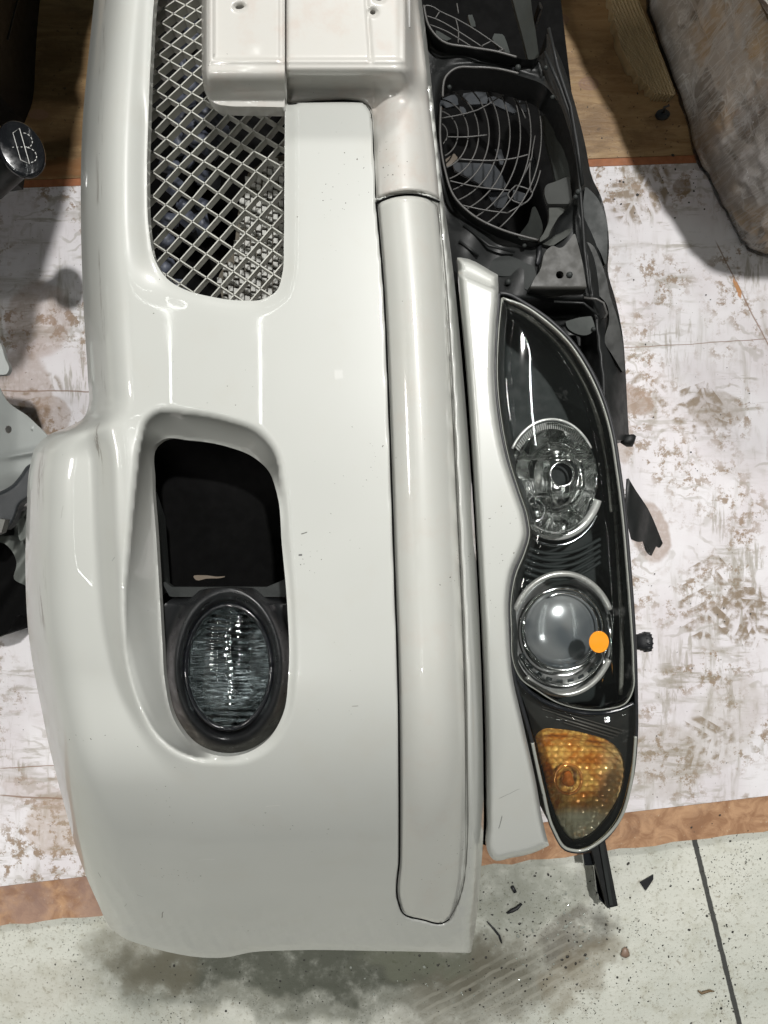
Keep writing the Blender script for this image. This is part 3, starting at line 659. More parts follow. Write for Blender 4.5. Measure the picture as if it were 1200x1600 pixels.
pan = sheet('radiator_panel', PAN, [K1, K2], z_pan, M['black'], car, step=3.5, thick=.05, skirt_holes=True)
# supports of the panel down to the floor
for (px, py) in [(720,-260),(885,432),(722,440)]:
    q = P(px, py, .40); prism('support_post', [(q.x-.03,q.y-.03),(q.x+.03,q.y-.03),(q.x+.03,q.y+.03),(q.x-.03,q.y+.03)], .021, .44, M['black'], car, world=True)
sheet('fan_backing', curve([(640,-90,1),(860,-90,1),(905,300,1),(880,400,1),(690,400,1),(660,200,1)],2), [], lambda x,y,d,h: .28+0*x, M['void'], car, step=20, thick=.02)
# sloped walls inside the openings
def wallpiece(name, pts, z0, z1, axis, mat, step=3):
    a = np.array([q[:2] for q in pts], float); x0, x1 = a[:,0].min(), a[:,0].max(); y0, y1 = a[:,1].min(), a[:,1].max()
    f = (lambda x,y,d,h: z0+(z1-z0)*(x-x0)/(x1-x0)) if axis == 'x' else (lambda x,y,d,h: z0+(z1-z0)*(y-y0)/(y1-y0))
    return sheet(name, curve(pts, 4), [], f, mat, car, step=step, thick=.008)
wallpiece('opening_wall', [(791,-10,1),(814,-10),(828,40),(838,106,1),(821,107,1),(812,70),(800,25)], .44, .49, 'x', M['dgrey'])
wallpiece('opening_wall', [(842,192),(856,196),(866,215),(878,255),(890,295),(888,305,1),(865,300,1),(856,260),(846,220)], .44, .49, 'x', M['dgrey'])
wallpiece('hinged_flap', [(848,300),(862,294),(884,285,1),(889,328,1),(851,328,1),(846,312)], .47, .50, 'x', simple('flap_grey',(.07,.073,.07),.5, spec=.25,var=.3))
wallpiece('duct_elbow', [(853,334,1),(889,333,1),(891,358),(884,374),(868,386),(858,392),(838,385),(845,372),(852,356)], .48, .515, 'y', simple('flap_grey',(.06,.063,.058),.45, spec=.25,var=.4,scale=60))
wallpiece('opening_wall', [(806,380),(822,355),(830,330),(838,345),(842,375),(834,384,1)], .42, .46, 'x', M['dgrey'])
BR = curve([(820,466,1),(832,440),(838,432),(848,400),(858,392,1),(870,396),(884,383),(892,372,1),(902,410),(910,455,1),(906,466),(860,472),(822,474,1)], 4)
sheet('bracket_plate', BR, [ell(869,437,6,6,24)], lambda x,y,d,h: .528-.03*ss(456,472,y), simple('bracket_grey',(.045,.044,.040),.45, spec=.25,var=.25), car, step=2.6, thick=.012)
wallpiece('side_flange', [(905,384,1),(918,390),(930,412),(940,440),(946,468),(958,505),(966,545),(968,590,1),(950,560,1),(938,540),(945,505),(940,480),(926,466,1),(914,455)], .505, .49, 'y', simple('flange_grey',(.022,.023,.021),.48, spec=.25,var=.55,scale=35))
wallpiece('side_flange', [(908,300,1),(926,318),(938,345),(942,400),(940,425,1),(930,400),(914,376),(905,345)], .50, .49, 'y', M['grey_pl'])
wallpiece('mount_block', [(766,415),(780,408),(830,424,1),(834,440,1),(818,462,1),(800,440),(775,438),(762,432)], .50, .515, 'x', M['grey_pl'])
wallpiece('mount_block', [(878,508,1),(900,502),(918,500,1),(922,520),(914,528),(892,526),(880,516)], .50, .51, 'x', M['dgrey'])
tube('wire_clip', [[P(906,472,.52),P(925,474,.522),(P(936,480,.522)),P(941,496,.52),P(938,502,.515),P(934,505,.51)]], .0016, M['wire'], car)
# ridges on the outer side of the panel
tube('panel_ridge', [[P(*p,.527) for p in [(846,96),(870,150),(884,190),(892,230),(898,280),(903,340),(907,400),(913,450),(916,466)]],[P(*p,.531) for p in [(852,60),(866,120),(886,180),(896,240),(904,300)]]], .0022, M['black'], car)
tube('opening_rim', [[P(*p,.528) for p in curve([(690,165),(694,135),(708,122),(740,119.5),(775,122),(806,129)],5,False)],[P(*p,.528) for p in curve([(687,180),(686,230),(694,280),(706,315),(735,345),(780,368),(836,384)],5,False)],[P(*p,.528) for p in curve([(661,25),(668,55),(690,80),(730,88.5),(775,96),(803,104)],5,False)]], .0016, M['wire'], car, sides=6)
for (px, py, z, r_) in [(897,310,.530,.0035),(893,318,.530,.003),(884,437,.530,.004),(815,392,.518,.003),(700,150,.524,.003),(858,165,.520,.003),(805,120,.522,.004),(921,520,.512,.003),(955,560,.47,.004),(848,120,.522,.003),(790,448,.512,.004)]:
    tube('bolt', [P(px,py,z-.01), P(px,py,z), P(px,py,z+.0015)], r_, M['grey_pl'], car, sides=8, taper=[1,1,.7])
for q in [[(792,118,.50),(800,124,.51),(806,134,.515),(803,144,.50)],[(838,392,.51),(838,404,.515),(836,418,.515),(838,430,.50)]]:
    tube('harness', [P(*p) for p in q], .003, M['rubber'], car)
for q in [[(722,360),(760,392),(800,402)],[(715,385),(745,408)],[(868,120),(886,190),(898,262)],[(860,478),(905,480),(930,500)],[(840,400),(838,436)],[(896,388),(912,455)]]:
    tube('panel_rib', [P(x,y,.512) for x,y in q], .0018, M['black'], car)
# wires of the fan guard
arcs = []
for n in range(1, 11):
    pts = [(681+n*16*math.cos(t), 221+n*16*1.12*math.sin(t)) for t in np.linspace(-1.5, 1.5, 50)]
    run = []
    for p in pts:
        if inside(*p, K2) > -6 and p[0]-681 < 168: run.append(P(p[0], p[1], .46+.02*((p[0]-681)/160)))
        else:
            if len(run) > 2: arcs.append(run)
            run = []
    if len(run) > 2: arcs.append(run)
z4 = lambda a, b: (670+a/5.45, 140+b/5.45)
for ln in [[(90,310),(400,240),(670,70)],[(140,465),(300,466),(480,448)],[(240,650),(540,662),(700,645),(830,610)],[(160,830),(330,870),(450,890),(680,912)],[(270,1035),(450,1075),(650,1100)],
           [(720,870),(860,930),(790,1020),(650,950),(720,870)],[(690,65),(740,170),(800,310)],[(650,1100),(790,1020)],[(880,455),(860,560),(850,640),(760,830)],[(925,745),(890,860),(860,925)],[(840,650),(835,800),(845,930)]]:
    arcs.append([P(*z4(*p), .472) for p in curve(ln, 4, False)])
tube('fan_guard', arcs, .0010, M['wire'], car, sides=6)
z3 = lambda a, b: (655+a/6., b/6.)
tube('fan_guard', [[P(*z3(*p), .472) for p in curve(l, 3, False)] for l in [[(45,175),(50,148),(100,150),(190,200),(340,270),(660,470),(780,560)],[(60,240),(150,270),(350,380),(580,530)],[(90,320),(240,380),(360,450),(470,520)],[(330,270),(355,380),(350,490)],[(185,195),(140,265)],[(560,520),(660,470)],[(340,125),(355,220)],[(700,570),(780,545)]]], .0009, M['wire'], car, sides=6)
def blades(name, polys, z, mat):
    for q in polys:
        sheet(name, curve([(*p,1) for p in q], 2), [], lambda x,y,d,h: z+.00035*(x-q[0][0]), mat, car, step=6, thick=.006)
blades('fan_blade', [[z4(*p) for p in q] for q in [[(180,720),(210,672),(400,680),(540,690),(600,770),(650,880),(560,900),(470,880),(360,820)],[(470,915),(680,925),(640,1010),(600,1075),(545,1040)],[(80,150),(180,110),(230,105),(240,190),(90,230)],[(250,100),(400,80),(470,90),(500,180),(330,190)],[(470,90),(560,130),(700,200),(760,290),(560,200),(510,180)],
        [(700,120),(800,180),(820,300),(790,280),(740,170)],[(545,560),(600,565),(640,700),(590,690)],[(250,205),(300,210),(310,270),(260,265)],[(840,620),(890,640),(900,800),(850,900)],[(560,1040),(640,1100),(600,1110)],[(700,900),(820,940),(760,1010),(700,980)]]], .37, M['blade'])
blades('fan_blade', [[z3(*p) for p in q] for q in [[(105,350),(180,380),(330,470),(320,490),(180,440),(120,400)],[(650,410),(680,396),(770,405),(800,480),(830,580),(780,570),(690,490)],[(440,195),(470,190),(510,300),(515,370),(480,350),(450,270)]]], .42, M['dgrey'])
sheet('tan_label', curve([(*z4(*p),1) for p in [(118,660),(205,600),(240,640),(130,735)]],2), [], lambda x,y,d,h: .44+0*x, M['tan'], car, step=3, thick=.002)
# torn undertray flap and stub at the right
sheet('torn_flap', curve([(973,745,1),(985,765),(1005,795),(1028,848,1),(1022,855),(1018,852,1),(1010,868,1),(1004,862),(998,845,1),(990,846),(980,842,1),(970,800,1)],4), [], lambda x,y,d,h: .44-.05*ss(975,1030,x)+.0012*np.sin(x*.22+y*.05), M['black'], car, step=2, thick=.004)
sheet('film_scrap', curve([(985,842),(998,845),(1008,862),(1004,867),(995,866),(988,852)],3), [], lambda x,y,d,h: .42+.004*np.sin(x*1.2+y), glass('plastic_film',(.8,.8,.8)), car, step=1.5, thick=0)
lump('rubber_stub', 975, 690, .46, .012, .008, .008, M['black'], car, 4, .5)

# --- white panel between bumper and headlight
TRIM = curve([(712,411,1),(718,411),(774,437,1),(775,458),(771,520),(769,590),(775,660),(787,720),(803,770),(815,808),(818,835),(810,862),(797,893),(791,930),(792,985),(797,1050),(812,1120),(832,1210),(847,1290),(853,1311,1),(830,1322),(795,1330),(768,1333),(761,1325),(759,1280),(757,1150),(752,1000),(746,880),(738,740),(727,580),(716,460)], 5)
TR_R = [(411,774),(458,775),(520,771),(590,769),(660,775),(720,787),(770,803),(808,815),(835,818),(862,810),(893,797),(930,791),(985,792),(1050,797),(1120,812),(1210,832),(1290,847),(1340,855)]
def z_trim(x, y, do, dh):
    z = .590-.11*np.clip((y-900)/430,0,1)**2+.010*np.exp(-((y-700)/500)**2)
    z = z-.018*np.clip(1-do/9, 0, 1)**2
    z = z-.016*ss(450,440,y-(x-740)*.45)
    return z
sheet('headlight_trim', TRIM, [], z_trim, M['paint'], car, step=3, thick=.012)

# ================================================================== HEADLIGHT
hl = bpy.data.objects.new('headlight', None); C.objects.link(hl); adopt(hl, car)
OUT = [(781,459),(790,459),(820,474),(856,498),(890,530),(920,573),(942,620),(957,670),(967,730),(976,800),(983,880),(989,960),(993,1040),(994,1090),(994,1150),(986,1222),(966,1284),(942,1313),(905,1331),(884,1327),(866,1300),(848,1235),(832,1160),(815,1100),(802,1050),(797,990),(796,930),(803,895),(816,863),(824,836),(821,808),(808,768),(793,720),(781,660),(774,590),(776,520),(779,475)]
HO = curve(OUT, 5)
def zh(y): return .598-.10*np.clip((y-900)/430,0,1)**2
def z_house(x, y, do, dh):
    z = zh(y)-.006-.085*ss(2, 17, do)
    z = z+.045*ss(985,1000,0*x+985)*0
    return z
sheet('housing', HO, [], z_house, M['housing'], hl, step=3, thick=.12)
LO = curve([(785,466,1),(818,478),(853,502),(887,534),(916,577),(938,624),(953,674),(963,734),(972,804),(979,884),(985,962),(989,1040),(988,1078),(978,1097),(950,1107),(910,1107),(872,1097),(840,1078),(815,1060),(803,1035),(800,990),(800,932),(807,897),(820,865),(828,836),(825,808),(812,768),(797,720),(785,660),(778,590),(780,520)], 5)
def z_lens(x, y, do, dh):
    return zh(y)+.004+.012*(1-np.exp(-(do/10)**1.1))
lens_o = sheet('lens', LO, [], z_lens, M['lens'], hl, step=3, thick=.003)
# bright edge of the lens
edge = simple('lens_edge', (.30,.31,.28), .2, coat=.6)
tube('lens_edge', [[P(*p, float(zh(np.array(p[1])))+.002) for p in np.vstack([LO, LO[:1]])]], .0017, edge, hl, sides=6)
tube('lens_edge', [[P(*p, .574) for p in curve([(792,478),(820,492),(856,520),(888,556),(914,600),(934,655),(948,720),(956,800)],6,False)],[P(*p, .568) for p in curve([(955,700),(962,800),(968,900),(972,1000),(970,1085)],6,False)]], .0030, simple('lens_inner_edge',(.14,.145,.125),.25,coat=.6), hl, sides=6)
tube('seal', [[P(*p, float(zh(np.array(p[1])))+.001) for p in np.vstack([HO, HO[:1]])]], .0024, M['rubber'], hl, sides=6)
# high-beam reflector
def clip_poly(e, poly, m=3):
    out = []
    for p in e:
        d, nx, ny = sdf(np.array([p[0]]), np.array([p[1]]), poly)
        if d[0] < m:
            v = np.array([nx[0]-p[0], ny[0]-p[1]]); l = np.linalg.norm(v)+1e-6
            p = np.array([nx[0], ny[0]])+v/l*(m if d[0] < 0 else -m)*(1)
            d2, nx2, ny2 = sdf(np.array([p[0]]), np.array([p[1]]), poly)
        out.append(p)
    return np.array(out)
HB = clip_poly(ell(865,749,69,89,90), HO, 6)
rf = np.random.RandomState(8)
def z_hb(x, y, do, dh):
    e2 = ((x-868)/69)**2+((y-749)/89)**2
    z = .515+.045*e2
    a = np.arctan2((y-749), (x-868)); sec = np.floor((a+math.pi)/(2*math.pi)*9); rad = np.floor(np.sqrt(e2)*3.2)
    tilt = np.sin(sec*12.9+rad*7.7); tilt2 = np.cos(sec*5.3+rad*3.1)
    z = z+(-1)*.00034*(tilt*(x-868)+tilt2*(y-749))*ss(.25,.4,e2)
    z = z+.0016*np.sin(x*.33+y*.12)*ss(.5,.7,e2)*(y > 780)
    z = z-.014*ss(718,712,y)*ss(.95,.8,e2)+.008*ss(770,776,y)*(x<862)
    return z
sheet('high_beam_reflector', HB, [ell(878,741,17,18,32)], z_hb, M['chrome'], hl, step=2, thick=.004)
sheet('bulb_hole', ell(878,741,20,21), [], lambda x,y,d,h: .500+0*x, M['void'], hl, step=4, thick=.01)
tube('bulb_shade', [[P(878+18*math.cos(t), 741+19*math.sin(t), .532) for t in np.linspace(0,2*math.pi,40)]], .0016, M['chrome'], hl, sides=6)
def teeth(name, cx, cy, rx, ry, t0, t1, n, z, w0, w1, mat):
    V = []; Fc = []
    for i in range(n):
        a = t0+(t1-t0)*(i+.15)/n; b = t0+(t1-t0)*(i+.72)/n; k = len(V)
        for (t, r, dz) in ((a,w0,0),(b,w0,0),(b,w1,-.004),(a,w1,-.004)):
            V.append(P(cx+rx*r*math.cos(t), cy+ry*r*math.sin(t), z+dz))
        for (t, r) in ((a,w0),(b,w0),(b,w1),(a,w1)): V.append(P(cx+rx*r*math.cos(t), cy+ry*r*math.sin(t), z-.016))
        Fc += [(k,k+1,k+2,k+3)]+[(k+j, k+4+j, k+4+(j+1)%4, k+(j+1)%4) for j in range(4)]
    return link(mesh(V, Fc), name, mat, hl, smooth=False)
def arc(cx, cy, rx, ry, t0, t1, z, n=40, clip=True):
    o = []
    for t in np.linspace(t0, t1, n):
        p = (cx+rx*math.cos(t), cy+ry*math.sin(t))
        if not clip or inside(*p, HO) > 5: o.append(P(*p, z))
    return o
teeth('toothed_ring', 862, 750, 70, 92, -2.55, -.75, 36, .568, .985, .87, M['bright'])
tube('reflector_ring', [arc(862,750,72,95,-2.6,-.55,.570)], .0018, M['bright'], hl, sides=8)
tube('reflector_ring', [arc(868,752,70,86,.35,2.4,.566)], .0052, M['bright'], hl, sides=12)
tube('reflector_ring', [arc(868,760,74,92,.5,2.3,.560)], .0022, M['chrome_dk'], hl, sides=8)
tube('small_bulb', [[P(836,792,.55),P(838,800,.548),P(838,808,.545)]], .009, M['chrome'], hl, sides=16, taper=[.5,1,.8])
tube('bulb_spring', [[P(836+15*math.cos(t),797+17*math.sin(t),.556) for t in np.linspace(-1.2,1.6,18)]], .0022, M['chrome'], hl)
# ribbed shelf between the lamps
tube('shelf_rib', [[P(*p,.552-.001*i) for p in curve([(812+2*i,850+11*i),(850,864+10*i),(895,862+10*i),(938,842+9*i)],6,False)] for i in range(5)], .0022, M['housing'], hl)
# low-beam projector
CX, CY = 879, 985
def z_shroud(x, y, do, dh):
    e = np.sqrt(((x-CX)/78)**2+((y-CY-4)/92)**2)
    return .498+.040*ss(.72,1.0,e)+0*x
sheet('projector_shroud', clip_poly(ell(CX,CY+4,79,94,90), HO, 5), [ell(CX,CY-2,58,60,60)], z_shroud, simple('shroud_chrome',(.78,.80,.78),.16,.72,var=.12), hl, step=2.4, thick=.006)
def z_dome(x, y, do, dh):
    e2 = np.clip(((x-CX)/62)**2+((y-CY+2)/64)**2, 0, 1); return .520+.022*np.sqrt(np.clip(1-e2*.94, 0, 1))
gl = NB('projector_glass'); gu, gv = gl.local(*P(CX,CY,.53).xy, 0)
gl.set(col=gl.mix(gl.ramp(gl.noise(16,2,.5,dist=.4), .35,.65), (.16,.185,.20), (.36,.385,.385)), metal=.5, rough=.16, coat=1., crough=.02)
sheet('projector_lens', ell(CX,CY-2,59,61,60), [], z_dome, gl.m, hl, step=2, thick=.006)
tube('projector_ring', [[P(CX+63*math.cos(t), CY-2+64*math.sin(t), .541) for t in np.linspace(0,2*math.pi,64)]], .0020, M['chrome'], hl)
tube('projector_ring', [[P(CX+2+54*math.cos(t), CY-2+56*math.sin(t), .545) for t in np.linspace(-2,1.2,44)]], .0009, M['chrome'], hl, sides=6)
lg = simple('light_ring', (.48,.49,.46), .22, .3, coat=1)
tube('light_ring', [arc(CX,CY+3,80,92,-2.75,-.40,.560)], .0036, lg, hl, sides=12)
tube('light_ring', [arc(CX,CY+3,80,97,.45,2.35,.556)], .0038, lg, hl, sides=12)
tube('light_ring', [arc(CX,CY+3,72,84,.3,2.7,.550)], .0016, M['chrome'], hl, sides=8)
teeth('shroud_notch', CX, CY, 72, 82, .55, 2.75, 9, .548, 1.0, .94, M['chrome_dk'])
tube('projector_bracket', [[P(942,1020,.556),P(945,1050,.554),P(938,1072,.55)],[P(950,960,.552),P(955,1000,.552),P(957,1060,.55)]], .0018, M['chrome'], hl)
# round sticker lying on the lens
sk = sheet('round_sticker', ell(936,1003,15.5,17,40), [], lambda x,y,d,h: z_lens(x,y,np.full_like(x,60.),h)+.0012, M['sticker'], hl, step=3, thick=.0008)
# lower division: indicator
tube('lens_edge', [[P(*p, .585) for p in curve([(803,1052),(820,1074),(850,1096),(885,1109),(925,1115),(965,1110),(990,1099)],6,False)]], .0026, M['gloss'], hl)
IND = curve([(808,1066),(830,1086),(870,1107),(915,1118),(960,1115),(991,1103),(992,1150),(983,1220),(963,1281),(940,1309),(905,1327),(887,1323),(870,1297),(852,1233),(836,1158),(819,1098)], 6)
sheet('indicator_body', IND, [curve([(839,1146),(850,1139),(875,1139),(920,1147),(955,1160),(972,1180),(976,1215),(966,1250),(945,1283),(918,1308),(895,1314),(879,1296),(862,1255),(848,1200)], 6)], lambda x,y,d,h: zh(y)-.016+0*x, M['black'], hl, step=2.5, thick=.03)
am = NB('amber_reflector')
u, v = am.local(*P(890,1262,.5).xy, 0)
n1 = am.noise(34, 3, .5, dist=.6); edg = am.voro(120, 'F1', rnd=.12)
lowmix = am.ramp(v, -.018, .004)
amb = am.mix(am.ramp(n1,.38,.62), (.70,.24,.025), (1.,.62,.16))
amb = am.mix(am.mul(am.ramp(edg, .25, .6), .4), amb, (.36,.10,.01))
rx_, ry_ = am.local(*P(935,1190,.5).xy, 0)
amb = am.mix(am.mul(am.ramp(rx_, -.012,.022), .65), amb, (.95,.75,.40))
am.set(col=am.mix(lowmix, (1.,.97,.74), amb), metal=.25, rough=.24, coat=.5, crough=.08)
am.bump(am.math('ADD', am.voro(120, 'F1', rnd=.12), am.mul(am.noise(40,2), .5)), .7, .005)
def z_am(x, y, do, dh):
    return zh(y)-.022-.011*ss(2,22,do)+.0011*np.sin(x*.45)*np.sin(y*.5)*ss(1285,1250,y)+.003*np.exp(-((np.hypot(x-888,y-1218)-22)/4)**2)-.008*np.exp(-((np.hypot(x-888,y-1218))/15)**2)
AMP = curve([(838,1145),(850,1138),(875,1138),(920,1146),(956,1159),(973,1180),(977,1215),(967,1251),(946,1284),(918,1309),(895,1315),(878,1296),(861,1255),(847,1200)], 6)
sheet('indicator_reflector', AMP, [], z_am, am.m, hl, step=2, thick=.004)
tube('bulb_ring', [[P(888+21*math.cos(t), 1218+23*math.sin(t), .530) for t in np.linspace(0,2*math.pi,40)]], .0020, simple('amber_clear',(.75,.33,.08),.1,.5,coat=1), hl)
lump('indicator_bulb', 888, 1218, .522, .0085, .0085, .0085, simple('amber_bulb',(.55,.17,.02),.10,.4,coat=1), hl, 3, lvl=3)
def z_ilens(x, y, do, dh): return zh(y)+.003+.012*(1-np.exp(-(do/18)**1.3))
sheet('indicator_lens', IND, [], z_ilens, glass('indicator_glass', (.97,.97,.93), True, 1.5, .01), hl, step=3, thick=.002)
tube('lens_edge', [[P(*p, float(zh(np.array(p[1])))+.002) for p in curve([(993,1150),(986,1222),(966,1284),(942,1311),(905,1329),(884,1325),(866,1298),(848,1233),(832,1160)],8,False)]], .0022, edge, hl, sides=6)
for a, b in [((847,1104),(975,1142)),((870,1116),(968,1146)),((882,1125),(962,1149))]:
    tube('trim_line', [[P(a[0],a[1],.565),P(b[0],b[1],.562)],[P(a[0],a[1]+4,.565),P(b[0]-3,b[1]+4,.562)]], .0006, M['wire'], hl, sides=5)
# adjuster cap on the side
q = P(990,1003,.42); e = P(1016,1003,.42)
tube('adjuster_cap', [[q, q+(e-q)*.35, q+(e-q)*.4, q+(e-q)*.55, q+(e-q)*.6, q+(e-q)*.95, e]], .0125, M['rubber'], hl, sides=14, taper=[.85,.9,1.0,1.0,1.08,1.08,.9])
tube('adjuster_grip', [[q+(e-q)*.6+Vector((0,.0135*math.cos(t),.0135*math.sin(t))), e+Vector((0,.0125*math.cos(t),.0125*math.sin(t)))] for t in np.linspace(0,2*math.pi,13)[:-1]], .0012, M['rubber'], hl, sides=5)

# ================================================================== OTHER THINGS
# rail leg under the headlight
rail = thing('metal_rail', P(950,1400,0), 'black channel rail poking out below the headlight over the concrete floor', 'rail')
r1 = prism('channel', [(919,1310),(945,1308),(966,1416),(949,1420)], .055, .075, M['black'], None, bev=.002)
r2 = prism('channel_flange', [(911,1334),(926,1332),(928,1346),(933,1395),(950,1420),(936,1405),(928,1352),(913,1352)], .045, .057, M['gloss'], None)
r3 = prism('channel_rib', [(935,1310),(941,1310),(958,1414),(953,1415)], .076, .082, M['grey_pl'], None)
foot = prism('foot', [(930,1290),(938,1290),(938,1300),(930,1300)], .0, .056, M['black'], None)
for o in (r1, r2, r3, foot): adopt(o, rail)

# stretch-wrapped load
def wrap_mat():
    b = NB('stretch_wrapped_goods')
    ctr = b.noise(3.2, 3, .5, off=(3,1,2)); blk = b.noise(7, 4, .6, stretch=(1,1,.5), dist=.5); blk2 = b.noise(9, 3, .6, off=(5,5,1), dist=.4)
    col = b.mix(b.ramp(ctr, .44, .56), (.62,.45,.28), (.50,.45,.40))
    col = b.mix(b.mul(b.ramp(blk, .52, .56), .75), col, (.74,.70,.66))
    col = b.mix(b.mul(b.ramp(blk2, .56, .60), .8), col, (.20,.165,.13))
    def crease(sc, st, rot, w, off, dist=.35):
        n = b.noise(sc, 3, .5, stretch=st, rot=rot, dist=dist, off=off)
        return b.ramp(b.math('ABSOLUTE', b.math('SUBTRACT', n, .5)), w, 0.)
    c1 = crease(22, (1,1,.10), 0, .016, (0,0,0)); c2 = crease(14, (1,.10,1), 0, .010, (3,2,1)); c3 = crease(90, (1,1,.08), 0, .06, (1,5,2)); c4 = crease(18, (1,.5,.5), 0, .008, (7,5,2))
    haze = b.ramp(b.noise(4, 6, .7, stretch=(1,1,.5), off=(2,9,4), dist=.6), .42, .66)
    fil = b.mx(b.mul(c1, .8), b.mul(c2, .7), b.mul(c3, .5), b.mul(c4, .6))
    col = b.mix(b.mul(haze, .45), col, (.55,.53,.51)); col = b.mix(b.mul(fil, b.ramp(haze, 0, 1, .45, 1)), col, (.95,.94,.92))  # film haze and glints painted white along the creases
    spk = b.mul(b.math('GREATER_THAN', b.noise(150, 3, .6), .66), b.ramp(b.noise(8, 3), .45, .6))  # pale specks painted as film sparkle
    b.set(col=b.mix(spk, col, (.9,.9,.88)), rough=.22, coat=1, crough=.015)
    fac = b.voro(30, 'F1')
    b.bump(b.math('ADD', b.math('ADD', b.mul(c1, .6), b.mul(c2, .6)), b.math('ADD', b.mul(c3, .2), b.mul(c4, .3))), .35, .002)
    return b.m
load = thing('wrapped_load', P(1260,250,.02), 'tall bundle in clear stretch film standing at the right edge on the boards', 'wrapped bundle')
def wrapped():
    # base outline on the floor (world) and leaning sides
    c = [P(1165,391,.02), P(1300,400,.02), P(1900,420,.02), P(1900,-900,.02), P(700,-900,.02), P(985,-60,.02), P(1012,20,.02), P(1056,150,.02), P(1094,262,.02), P(1130,330,.02)]
    cs = curve([(p.x, p.y) for p in c], 14)
    lean = []
    V = []; Fc = []; n = len(cs); NZ = 46; ht = .44
    for k in range(NZ+1):
        t = k/NZ; z = .021+ht*t
        for i, (x, y) in enumerate(cs):
            far = min(max((y-.45)/.6, 0), 1)
            ox = (.055*t if t < .80 else .055*.8-(.055*.8+.125*far)*min(1, (t-.80)/.06))+.003*math.sin(i*.2+t*5)*math.sin(math.pi*min(t*3,1))  # unseen top rim bulges out, shaped to cast the bundle's floor shade
            oy = .003*math.sin(i*.5+t*7)+.03*t
            w = .0015*math.sin(i*.33+t*6)+.0008*math.sin(i*1.1+t*9)
            r = 1-max(0, t-.93)*1.2
            V.append((x*r+ox+w+(.02 if t < .02 else 0), y+oy+w*.7, z))
    for k in range(NZ):
        for i in range(n): Fc.append((k*n+i, k*n+(i+1)%n, (k+1)*n+(i+1)%n, (k+1)*n+i))
    Fc.append(tuple(NZ*n+i for i in range(n)))
    return mesh(V, Fc)
wm_ = wrapped(); wo = link(wm_, 'bundle', wrap_mat()); adopt(wo, load)
def film_mesh():
    src = [v.co.copy() for v in wm_.vertices]; n = (len(src))//47; rr = random.Random(12); V = []; Fc = []
    cols = list(range(0, n, 2)); rows = list(range(0, 47, 1)); cx, cy = 1.1, 1.3
    for k in rows:
        for i in cols:
            v = src[k*n+i]; d = Vector((v.x-cx, v.y-cy, 0)).normalized()
            am = .0022 if 0 < k < 46 else .002
            V.append(v+d*(.006+rr.uniform(-1,1)*am*.8)+Vector((rr.uniform(-1,1), rr.uniform(-1,1), rr.uniform(-1,1)*.6))*am*.7)
            V[-1].z = max(V[-1].z, .0215)
    m = len(cols)
    for k in range(len(rows)-1):
        for i in range(m):
            a, b, c, e = k*m+i, k*m+(i+1)%m, (k+1)*m+(i+1)%m, (k+1)*m+i
            if rr.random() < .5: Fc += [(a,b,c),(a,c,e)]
            else: Fc += [(a,b,e),(b,c,e)]
    return mesh(V, Fc)
fm = glass('stretch_film', (1,1,1), True, 1.22, .02)
fn = fm.node_tree; g_ = fn.nodes.new('ShaderNodeNewGeometry'); mp_ = fn.nodes.new('ShaderNodeMapping'); mp_.inputs['Scale'].default_value = (1,.6,.22); nz_ = fn.nodes.new('ShaderNodeTexNoise'); nz_.inputs['Scale'].default_value = 60; nz_.inputs['Detail'].default_value = 5; nz_.inputs['Distortion'].default_value = .5
bp_ = fn.nodes.new('ShaderNodeBump'); bp_.inputs['Strength'].default_value = 1.0; bp_.inputs['Distance'].default_value = .003
fn.links.new(g_.outputs['Position'], mp_.inputs[0]); fn.links.new(mp_.outputs[0], nz_.inputs['Vector']); fn.links.new(nz_.outputs['Fac'], bp_.inputs['Height'])
for nd in fn.nodes:
    if nd.type == 'BSDF_GLOSSY': fn.links.new(bp_.outputs[0], nd.inputs['Normal']); nd.inputs['Roughness'].default_value = .13
    if nd.type == 'FRESNEL': nd.inputs[0].default_value = 1.3
fo = link(film_mesh(), 'film', fm, None, smooth=True); adopt(fo, load)
for o in (wo, fo):
    bm = bmesh.new(); bm.from_mesh(o.data); bmesh.ops.recalc_face_normals(bm, faces=bm.faces)
    if sum((f.normal.x*(f.calc_center_median().x-1.1)+f.normal.y*(f.calc_center_median().y-1.3))*f.calc_area() for f in bm.faces) < 0: bmesh.ops.reverse_faces(bm, faces=bm.faces)
    bm.to_mesh(o.data); bm.free()

# grooved decking offcut
gm = NB('grooved_decking'); gn = gm.noise(30, 6, .65, stretch=(1,.2,1), rot=.35)
gm.set(col=gm.mix(gn, (.40,.31,.17), (.52,.41,.25)), rough=.55)
DK = curve([(938,-90,1),(968,-90,1),(998,0,1),(1037,94,1),(1056,146,1),(1052,149,1),(1021,146,1),(1017,140,1),(987,106),(966,60),(954,0)], 4)
def z_dk(x, y, do, dh):
    xl = sm(y, [(-90,912),(0,948),(94,990),(150,1014)]); xr = sm(y, [(-90,962),(0,998),(94,1037),(150,1058)])
    u = (x-xl)/(xr-xl); return .045+.005*np.sin(u*2*math.pi*9)
dk = sheet('grooved_board', DK, [], z_dk, gm.m, None, step=1.2, thick=.05, floor_z=.022)
tag(dk, 'grooved tan board offcut beside the wrapped bundle, top right', 'board')

# push clip on the plywood
clip = thing('push_clip', P(1036,178,.022), 'small dark round clip lying on plywood near the grooved board', 'clip')
d = prism('disc', [tuple(p) for p in ell(1036,178,11,8,24)], .022, .028, simple('clip_dark',(.02,.026,.03),.35), None); adopt(d, clip)
s = tube('stem', [P(1037,175,.028), P(1038,168,.045), P(1046,164,.05)], .0028, M['wire'], None); adopt(s, clip)

